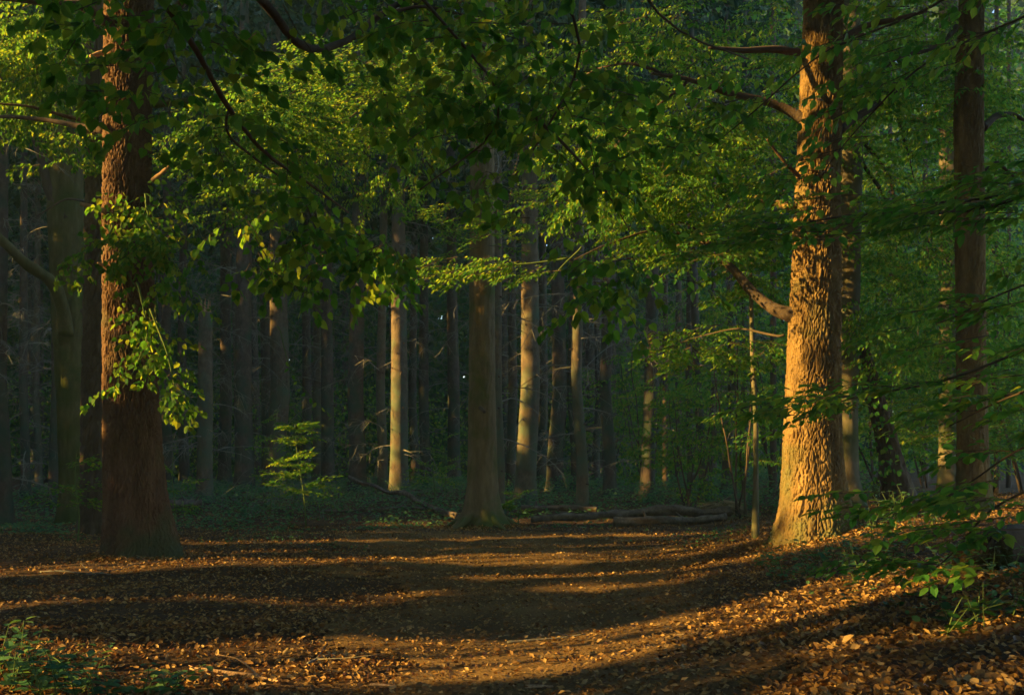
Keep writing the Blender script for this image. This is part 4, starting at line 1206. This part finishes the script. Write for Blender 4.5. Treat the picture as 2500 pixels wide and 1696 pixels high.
# ------------------------------------------------------------------ thickets: hazels behind, right of centre
def hazel(vx, d, h, spread, n, leaf, label, mat='beech', style='mid', parts=0):
    b = on_ground(vx, d)
    root = thing('hazel_bush', b, label, 'bush', 'bushes in the thicket')
    for s in range(5):
        a = rng.uniform(0, 6.28); e = b + np.array([math.cos(a) * spread * 0.5, math.sin(a) * spread * 0.5, h * rng.uniform(0.6, 0.95)])
        limb(root, [b + rng.normal(0, 0.08, 3) * [1, 1, 0] - [0, 0, 0.05], (b + e) / 2 + rng.normal(0, 0.15, 3), e], 0.03, 0.008, 'dark_bark', 'stem', 6, 16, 0.08, int(rng.integers(1, 999)))
    u = rng.normal(0, 1, (n, 3)); u /= np.linalg.norm(u, axis=1, keepdims=True); u *= (rng.random((n, 1)) ** 0.4)
    B = b + np.array([0, 0, h * 0.55]) + u * np.array([spread, spread, h * 0.5])
    fo = Foliage(); fo.sprays(B[:int(n * 0.85)], style, 0.9, leaf); fo.build(root, mat, 'kite', parts)
HZ = [(1560, 27, 4.2, 1.5, 60, 0.10, 'leafy hazel bush behind the dry grass heap'), (1470, 34, 5.5, 2.0, 70, 0.11, 'hazel bush behind the right half of the logs'),
      (1680, 25, 5.0, 1.6, 80, 0.10, 'hazel bush filling the gap left of the sunlit oak'), (1760, 30, 6.5, 2.2, 90, 0.11, 'tall hazel bush behind the sunlit oak'),
      (1990, 27, 6.0, 2.2, 100, 0.11, 'hazel bush between the sunlit oak and leaning ivy trunk'), (2100, 30, 6.5, 2.2, 100, 0.11, 'hazel bush behind the smooth dark trunk'),
      (2240, 26, 6.5, 2.2, 110, 0.11, 'hazel bush beyond the ridged oak at the right edge'), (2330, 22, 5.5, 1.8, 90, 0.10, 'hazel bush cut by the right edge'),
      (1610, 37, 7.5, 2.6, 90, 0.12, 'tall hazel bush deep in the thicket, right of centre'), (1880, 38, 8.5, 2.8, 110, 0.12, 'tall bush deep in the thicket behind the beech'),
      (2200, 40, 9.0, 3.0, 120, 0.12, 'tall bush deep in the thicket at the right'), (1380, 44, 5.0, 2.4, 70, 0.12, 'pale green bush glimpsed between trunks above the logs')]
for h in HZ: hazel(*h)

# ------------------------------------------------------------------ boughs overhanging from trees beside the viewpoint
T2 = np.array([-4.0, 2.2, 0]); T2[2] = gz1(T2[0], T2[1])
near_lime = thing('lime_tree', T2, 'dark lime boughs with large leaves hanging across the top of the view', 'tree')
trunk(near_lime, [(0, 0, 0, 0.3), (2, 0, 0, 0.25), (8, 0.2, 0.2, 0.2), (13, 0.3, 0.3, 0.08)], 'dark_bark', 30, 0.15, 'fine', 0.015, 0.3, 5, 50)
F_ = T2 + [0.1, 0.1, 5.2]
def chain(parent, pts, r0, r1, mat='dark_bark', seed=0, start=None):
    P = [at(*p) for p in pts]
    if start is not None: P = [np.asarray(start)] + P
    limb(parent, P, r0, r1, mat, 'branch', 7, 36, 0.05, seed)
    return smooth_path(P, 60)
c1 = chain(near_lime, [(330, -60, 6.0), (450, 130, 7.0), (500, 230, 7.4), (590, 330, 8.0), (700, 400, 8.6), (800, 480, 9.2)], 0.045, 0.008, seed=1, start=F_)
c2 = chain(near_lime, [(520, -80, 6.5), (700, 130, 8.0), (760, 90, 8.3), (840, 50, 8.6), (910, 10, 9), (1010, -60, 9.5)], 0.055, 0.02, seed=2, start=F_)
c3 = chain(near_lime, [(900, -80, 7.0), (1060, 120, 7.6), (1180, 240, 8.0), (1110, 330, 8.4), (960, 430, 8.8)], 0.03, 0.006, seed=3, start=F_ + [0, 0, 0.6])
c4 = chain(near_lime, [(1250, -90, 7.0), (1370, 100, 7.4), (1330, 160, 7.6), (1230, 320, 8.0), (1150, 400, 8.2)], 0.03, 0.006, seed=4, start=F_ + [0, 0, 1.0])
c5 = chain(near_lime, [(1500, -120, 7.0), (1400, 20, 7.5), (1560, 70, 7.8), (1700, 130, 8.2)], 0.03, 0.006, seed=5, start=F_ + [0, 0, 1.4])
c6 = chain(near_lime, [(520, 250, 8.4), (525, 300, 8.8), (690, 440, 9.0), (740, 560, 9.2)], 0.012, 0.004, seed=6)
c7 = chain(near_lime, [(840, 50, 8.6), (960, 20, 8.8), (1110, 40, 9)], 0.02, 0.005, seed=7)
c8 = chain(near_lime, [(1180, 240, 8.0), (1280, 330, 8.2), (1370, 430, 8.4), (1430, 520, 8.6)], 0.016, 0.004, seed=8)
fo = Foliage()
for c, n, st in ((c1, 30, 'lime'), (c2, 22, 'lime'), (c3, 28, 'lime'), (c4, 28, 'lime'), (c5, 24, 'lime'), (c6, 15, 'lime'), (c7, 11, 'lime'), (c8, 17, 'lime')):
    B = c[rng.integers(10, 60, n)] + rng.normal(0, 0.10, (n, 3)) * 2.2
    fo.sprays(B, st, 0.48, 0.085, pitch=(-0.7, 0.15), twig_r=0.004)
fo.sprays(zone_pts(330, 60, 220, 110, 7.0, 9.5, 30), 'lime', 0.5, 0.085)
fo.sprays(zone_pts(300, 190, 110, 70, 7.5, 9.0, 10), 'lime', 0.45, 0.085)
fo.sprays(zone_pts(1000, 30, 250, 70, 7.0, 10, 30), 'lime', 0.5, 0.085)
fo.sprays(zone_pts(1000, 250, 180, 60, 8, 10.5, 26), 'lime', 0.5, 0.085)
fo.sprays(zone_pts(1330, 260, 160, 120, 7.5, 10, 30), 'lime', 0.5, 0.085)
fo.sprays(zone_pts(670, 540, 190, 110, 9, 11, 30), 'lime', 0.45, 0.085, pitch=(-0.9, 0.0))
fo.sprays(zone_pts(860, 600, 60, 60, 9.5, 11, 16), 'lime', 0.4, 0.085, pitch=(-1.0, -0.2))
fo.sprays(zone_pts(1400, 640, 130, 60, 8.5, 10, 14), 'lime', 0.45, 0.085, pitch=(-0.5, 0.1))
fo.build(near_lime, 'lime', 'heart', 260)
# a single lit hanging shoot
sh = [at(630, 740, 10.2), at(650, 830, 10.2), at(690, 890, 10.3), at(755, 945, 10.3)]
shoot = limb(near_lime, sh, 0.005, 0.002, 'stem', 'shoot', 5, 18, 0.02, 9)
ps = smooth_path(sh, 16)
for i in range(5, 16):
    leaf_object(shoot, ps[i], np.array([rng.normal(0, 0.5), rng.normal(0, 0.4), -0.8]), rng.normal(0, 1, 3), 0.06, 'ovate', 'lime', 'leaf', near_lime.location)

T3 = np.array([5.6, 4.6, 0]); T3[2] = gz1(T3[0], T3[1])
near_beech = thing('beech_tree', T3, 'flat dark green beech sprays reaching in from the right edge', 'tree')
trunk(near_beech, [(0, 0, 0, 0.25), (2, 0, 0, 0.2), (7, 0.1, 0.1, 0.15), (12, 0.2, 0.2, 0.05)], 'beech_bark', 30, 0.15, 'smooth', 0.01, 0.3, 5, 51)
fo = Foliage()
def tier(pts, n, st, L, leaf, r0, seed, start_z, parts_spread=0.12):
    c = chain(near_beech, pts, r0, 0.004, 'twig', seed, start=T3 + [0, 0, start_z])
    B = c[rng.integers(14, 60, n)] + rng.normal(0, parts_spread, (n, 3)) * [1.4, 1.4, 0.35]
    fo.sprays(B, st, L, leaf, az=math.pi, pitch=(-0.12, 0.10), twig_r=0.004)
tier([(2330, 470, 6.4), (2150, 500, 6.8), (1950, 480, 7.2), (1750, 520, 7.8), (1600, 560, 8.4)], 48, 'tier', 0.5, 0.085, 0.02, 21, 3.2)
tier([(2340, 440, 6.0), (2220, 470, 6.4), (2100, 455, 6.8), (2010, 470, 7.2)], 27, 'tier', 0.48, 0.085, 0.018, 22, 3.4)
tier([(2330, 780, 6.0), (2200, 850, 6.3), (2080, 880, 6.6), (1950, 890, 7.0), (1820, 945, 7.5)], 41, 'tier', 0.45, 0.08, 0.018, 23, 2.2)
tier([(2340, 880, 5.6), (2250, 900, 5.9), (2150, 960, 6.2)], 18, 'tier', 0.42, 0.08, 0.014, 24, 2.0)
tier([(2340, 1010, 5.8), (2240, 1090, 6.2), (2150, 1140, 6.5), (2060, 1160, 6.9)], 27, 'tier', 0.42, 0.08, 0.014, 25, 1.7)
tier([(2340, 1120, 5.4), (2250, 1180, 5.8), (2160, 1250, 6.2), (2080, 1300, 6.5)], 36, 'tier', 0.42, 0.08, 0.014, 26, 1.4)
tier([(2330, 640, 6.4), (2230, 690, 6.8), (2120, 720, 7.4)], 18, 'tier', 0.45, 0.085, 0.014, 27, 2.7)
tier([(2300, 60, 6.8), (2180, 100, 7.2), (2040, 190, 7.6), (1900, 330, 8.0), (1850, 420, 8.2)], 41, 'lime', 0.48, 0.085, 0.02, 28, 4.4)
tier([(2250, -60, 7), (2050, 60, 7.4), (1880, 120, 7.8), (1720, 250, 8.2), (1620, 330, 8.6)], 48, 'lime', 0.5, 0.085, 0.022, 29, 5.0)
fo.build(near_beech, 'beech', 'ovate', 260)

# ------------------------------------------------------------------ high crowns over the scene (mostly above the frame)
def high_crown(tree, c, rx, ry, rz, n, leaf, mat='beech', zmin=0.0):
    u = rng.normal(0, 1, (n, 3)); u /= np.linalg.norm(u, axis=1, keepdims=True); u *= rng.random((n, 1)) ** 0.4
    P = np.asarray(c) + u * [rx, ry, rz]
    row = (P[:, 2] - EYE) / np.maximum(P[:, 1], 0.5) * FPX
    lump = noise(P * 0.55, 140) > -0.25
    P = P[((row > HOR + 60) | (P[:, 1] < 3)) & lump]
    n = len(P)
    v, t, a = leaf_geo(P - np.array(tree.location), rng.normal(0, 1, (n, 3)), rng.normal(0, 0.5, (n, 3)) + [0, 0, 1], rng.uniform(0.7, 1.2, n) * leaf, 'kite')
    tag(link('high_crown', mesh_np('high_crown', v, t, M[mat], a), tree), kind='stuff')
high_crown(left_tree, (-5.5, 12.5, 13), 7, 6.5, 4, 11000, 0.36)
high_crown(right_tree, (4.5, 12, 13), 6.5, 6, 4, 9000, 0.36)
high_crown(near_lime, (-3, 4, 10.5), 6.5, 6.5, 2.5, 7500, 0.36, 'dark_leaf')
high_crown(near_beech, (5, 4, 10), 6, 6.5, 2.5, 7500, 0.36, 'dark_leaf')
high_crown(oak2, (9, 15, 12), 6, 6, 4, 6000, 0.34)
high_crown(beech1, (8, 20, 15), 4, 4, 4, 2500, 0.34)

# ------------------------------------------------------------------ the far wood
def wall_of_leaves(name, label, n, d0, d1, x0, x1, z1, leaf, mat, seed, thr=-0.2, zp=1.1, face=(0, -0.5, 0.8)):
    rg = np.random.default_rng(seed)
    y = rg.uniform(d0, d1, n); x = rg.uniform(x0, x1, n) * y; z = gz(x, y) + z1 * rg.random(n) ** zp
    P = np.stack([x, y, z], 1)
    k = noise(P * 0.35, seed) > thr
    P = P[k]; n = len(P)
    v, t, a = leaf_geo(P, rg.normal(0, 1, (n, 3)), rg.normal(0, 0.6, (n, 3)) + list(face), rg.uniform(0.6, 1.3, n) * leaf, 'kite', rg.random(n))
    return tag(link(name, mesh_np(name, v, t, M[mat], a)), label, 'far wood', kind='stuff')
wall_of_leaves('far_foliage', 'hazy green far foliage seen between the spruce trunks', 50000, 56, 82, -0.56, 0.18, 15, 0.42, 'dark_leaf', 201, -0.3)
wall_of_leaves('far_thicket', 'dense green leaves of the distant thicket on the right side', 56000, 42, 80, 0.10, 0.60, 22, 0.32, 'beech', 203, -0.25)
wall_of_leaves('far_bushes', 'low bright green bushes glimpsed between the spruce feet', 20000, 44, 56, -0.52, 0.24, 4.5, 0.2, 'beech', 211, 0.0)
wall_of_leaves('far_treetops', 'dark treetops closing off the view above the far wood', 52000, 84, 116, -0.62, 0.62, 52, 1.7, 'needle', 207, -0.85, 1.15, (0, -1.2, 0.3))

wall_of_leaves('far_horizon_trees', 'darkest far trees closing the last gaps of sky', 18000, 118, 126, -0.66, 0.66, 56, 2.4, 'needle', 215, -0.9, 1.0, (0, -1.5, 0.2))

# ------------------------------------------------------------------ unseen leaf screen added on the left: gaps cut to shape the sun
A0 = 19.0
def sq(p):
    p = np.asarray(p, float)
    a = p[..., 0] * SH[0] + p[..., 1] * SH[1]
    s = p[..., 0] * SP[0] + p[..., 1] * SP[1]
    return s, p[..., 2] + (A0 - a) * TANEL
GAPS = []  # openings left in the leaf screen to place the sun patches
def gap_at(p, hs, z0, z1):
    s, q = sq(np.array([p[0], p[1], 0.0]))
    GAPS.append((s - hs, s + hs, q + z0, q + z1))
def gap_band(y0, y1, x0=-8.0, x1=4.2):
    s0 = sq(np.array([0, y0, 0.]))[0]; s1 = sq(np.array([0, y1, 0.]))[0]
    q0 = sq(np.array([x0, (y0 + y1) / 2 + x0 * -0.28, 0.]))[1] - 0.3; q1 = sq(np.array([x1, (y0 + y1) / 2, 0.4]))[1] + 0.2
    GAPS.append((s0, s1, q0, q1))
gap_band(7.1, 9.05)
gap_band(11.45, 11.95, -8, 2)
gap_band(15.2, 16.8)
gap_band(19.7, 20.3)
gap_band(12.9, 13.7, 0, 6)
gap_at(RB, 0.45, 0.2, 4.3)
gap_at((LB[0], LB[1] + 0.25), 0.32, 0.0, 3.6)
gap_at((LB[0], LB[1]), 0.5, 2.2, 8.5)
gap_at(on_ground(906, 35), 0.5, 0.3, 6.8)
gap_at(on_ground(1193, 29.5), 0.42, 1.5, 6.2)
gap_at(on_ground(1322, 27), 0.30, 3.2, 6.0)
gap_at(on_ground(622, 37), 0.3, 5.5, 9.0)
gap_at(on_ground(690, 24), 0.8, 0.3, 3.0)
gap_at(at(1990, 760, 18.5), 0.9, 1.5, 4.2)
gap_at(at(2150, 300, 19), 1.1, 5.0, 9.0)
gap_at(at(2250, 600, 21), 1.0, 2.5, 7.0)
gap_at(at(1110, 605, 15.2), 1.2, 3.2, 4.8)
gap_at(at(1620, 785, 16.5), 1.0, 2.2, 4.0)
gap_at(at(760, 220, 19), 1.6, 6.2, 8.6)
gap_at(at(1420, 350, 15.5), 1.0, 4.6, 6.6)
gap_at(at(70, 170, 20), 0.9, 6.0, 10.0)
gap_at(oak2.location, 0.25, 0.0, 2.5)
gap_at(at(2050, 680, 18), 1.0, 2.0, 5.5)
gap_at(at(2060, 1120, 13.6), 0.7, 0.1, 1.6)
gap_at(at(870, 620, 10.5), 0.4, 2.6, 3.6)
rg = np.random.default_rng(5)
def gobo_tree(i, s0, s1):
    """one added tree of the unseen leaf screen, filling s0..s1 across the rays"""
    sc_ = (s0 + s1) / 2; a_ = A0 + 1.5
    b = np.array([SH[0] * a_ + SP[0] * sc_, SH[1] * a_ + SP[1] * sc_, 0]); b[2] = gz1(b[0], b[1])
    t = thing('gobo_tree', b, 'unseen leafy tree added left of the view, crown cut to shape the sun', 'tree', 'unseen trees added to shape the sun')
    n = int((s1 - s0) * 20 * 185)
    s = rg.uniform(s0, s1, n); q = 31 * rg.random(n) ** 1.2 - 0.2
    a = A0 + rg.uniform(0, 3.5, n)
    z = q + (a - A0) * TANEL
    lit = np.zeros(n, bool)
    for g in GAPS: lit |= (s > g[0]) & (s < g[1]) & (q > g[2]) & (q < g[3])
    zq = q - (A0 + 5.0) * TANEL
    hi = (zq > 2.2) & (zq < 11) & (s < 20.5) & (s > 11) & (noise(np.stack([s * 0.9, q * 1.3, s * 0], -1), 150) > -0.02)
    mid = (zq <= 2.2) & (zq > 0.8) & (noise(np.stack([s * 0.9, q * 1.3, s * 0], -1), 150) > 0.42)
    dap = (s > 2.6) & (s < 6.6) & (q > 7.3) & (q < 9.6) & (noise(np.stack([s * 2.2, q * 1.6, s * 0], -1), 152) > 0.30)
    lit |= dap
    k = ~(lit | hi | (mid & (s < 20.5) & (s > 11)))
    s, z, a = s[k], z[k], a[k]; n = len(s)
    P = np.stack([SH[0] * a + SP[0] * s, SH[1] * a + SP[1] * s, z], 1)
    N = rg.normal(0, 0.5, (n, 3)) + [SH[0], SH[1], 0.3]
    v, tt, at2 = leaf_geo(P - b, rg.normal(0, 1, (n, 3)), N, rg.uniform(0.30, 0.54, n), 'kite')
    tag(link('crown', mesh_np('crown', v, tt, M['dark_leaf'], at2), t), kind='stuff')
    trunk(t, [(0, 0, 0, 0.16), (3, 0, 0, 0.13), (12, 0.2, 0, 0.05)], 'dark_bark', 12, 0.4, 'smooth', 0.01, 0.3, 5, 800 + i)
for i, s0 in enumerate(np.arange(2, 38, 4.0)): gobo_tree(i, s0, s0 + 4.0)
def block_mesh(w, h, n):
    P = np.stack([rg.uniform(-w / 2, w / 2, n), rg.uniform(-1.8, 1.8, n), h * rg.random(n)], 1)
    v, tt, a2 = leaf_geo(P, rg.normal(0, 1, (n, 3)), rg.normal(0, 0.5, (n, 3)) + [0, 1, 0.3], rg.uniform(0.5, 0.9, n), 'kite')
    return mesh_np('crown', v, tt, M['dark_leaf'], a2)
blk = block_mesh(5.0, 31, 6500)  # solid leaf block, added out of view to keep the sun off
for i in range(24):
    sc_ = (40.3 + 4.5 * i) if i < 20 else (-0.3 - 4.5 * (i - 20)); a_ = A0 + 1.5
    b = np.array([SH[0] * a_ + SP[0] * sc_, SH[1] * a_ + SP[1] * sc_, 0]); b[2] = gz1(b[0], b[1])
    t = thing('gobo_tree', b, 'unseen leafy tree added left of the view, crown cut to shape the sun', 'tree', 'unseen trees added to shape the sun')
    c = link('crown', blk, t); c.scale = (1, 1, 1.5); c.rotation_euler = (0, 0, math.atan2(SP[1], SP[0])); tag(c, kind='stuff')
    trunk(t, [(0, 0, 0, 0.2), (3, 0, 0, 0.16), (16, 0.2, 0, 0.05)], 'dark_bark', 12, 0.5, 'smooth', 0.01, 0.3, 5, 870 + i)
# trees of the same wood behind and to the right of the viewpoint
n = 3600
u = rg.normal(0, 1, (n, 3)); u /= np.linalg.norm(u, axis=1, keepdims=True); u *= rg.random((n, 1)) ** 0.35
CP = u * [4.2, 4.2, 6.5] + [0, 0, 9.0]
v, tt, at2 = leaf_geo(CP, rg.normal(0, 1, (n, 3)), rg.normal(0, 0.7, (n, 3)) + [0, 0, 0.8], rg.uniform(0.35, 0.6, n), 'kite')
round_me = mesh_np('crown', v, tt, M['dark_leaf'], at2)
for i in range(7, 25):
    if i < 20: bx, by = -22 + 48 * ((i * 0.381) % 1.0), -7 - 22 * ((i * 0.618) % 1.0)
    else: bx, by = 13 + 12 * ((i * 0.618) % 1.0) + 0.35 * (i - 20) * 2.2, -4 + (i - 20) * 3.4
    if by > 0 and abs(bx) < by * 0.5 + 5.5: bx = by * 0.5 + 6.5
    if (bx * SH[0] + by * SH[1]) > 15: continue
    b = np.array([bx, by, gz1(bx, by)])
    t = thing('forest_tree', b, 'full leafy tree of the surrounding wood, out of view beside or behind the viewpoint', 'tree', 'trees around the viewpoint')
    trunk(t, [(0, 0, 0, 0.25), (3, 0, 0, 0.2), (13, 0.2, 0, 0.06)], 'dark_bark', 12, 0.4, 'smooth', 0.01, 0.3, 5, 900 + i)
    c = link('crown', round_me, t); c.rotation_euler = (0, 0, i * 1.3); tag(c, kind='stuff')
# slim unseen poles added in front of the gaps to draw narrow shadow lines
for i, (yy, r) in enumerate([(7.7, 0.11), (8.25, 0.08), (15.7, 0.08), (16.2, 0.09), (8.6, 0.06)]):
    s = sq(np.array([0, yy, 0.]))[0]; a = A0 - 6 + rg.uniform(0, 4)
    b = np.array([SH[0] * a + SP[0] * s, SH[1] * a + SP[1] * s, 0]); b[2] = gz1(b[0], b[1])
    t = thing('gobo_tree', b, 'slim unseen pole added left of the view to draw a shadow line', 'tree', 'unseen poles added for shadow lines')
    trunk(t, [(0, 0, 0, r), (12, 0.1, 0, r * 0.7)], 'dark_bark', 10, 0.5, 'smooth', 0.005, 0.2, 5, 850 + i)

# ------------------------------------------------------------------ the air
HAZE = 0.0008
def haze_box(x0, x1, y0, y1, z0, z1):
    v = [(x, y, z) for x in (x0, x1) for y in (y0, y1) for z in (z0, z1)]
    t = [(0, 1, 3), (0, 3, 2), (4, 6, 7), (4, 7, 5), (0, 4, 5), (0, 5, 1), (2, 3, 7), (2, 7, 6), (0, 2, 6), (0, 6, 4), (1, 5, 7), (1, 7, 3)]
    m, nt = newmat('woodland_air')
    out = nt.nodes.new('ShaderNodeOutputMaterial')
    pv = nt.nodes.new('ShaderNodeVolumePrincipled')
    pv.inputs['Color'].default_value = (0.62, 0.94, 0.92, 1)
    pv.inputs['Density'].default_value = HAZE
    pv.inputs['Anisotropy'].default_value = 0.2
    nt.links.new(pv.outputs[0], out.inputs['Volume'])
    o = link('haze', mesh_np('haze', np.array(v, float), np.array(t), m))
    return tag(o, 'thin pale woodland haze hanging between the trees', 'haze', kind='stuff')
if HAZE > 0: haze_box(gx[0] - 1, gx[-1] + 1, gy[0] - 1, gy[-1] + 1, float(Zg.min()) - 1.0, 61.0)
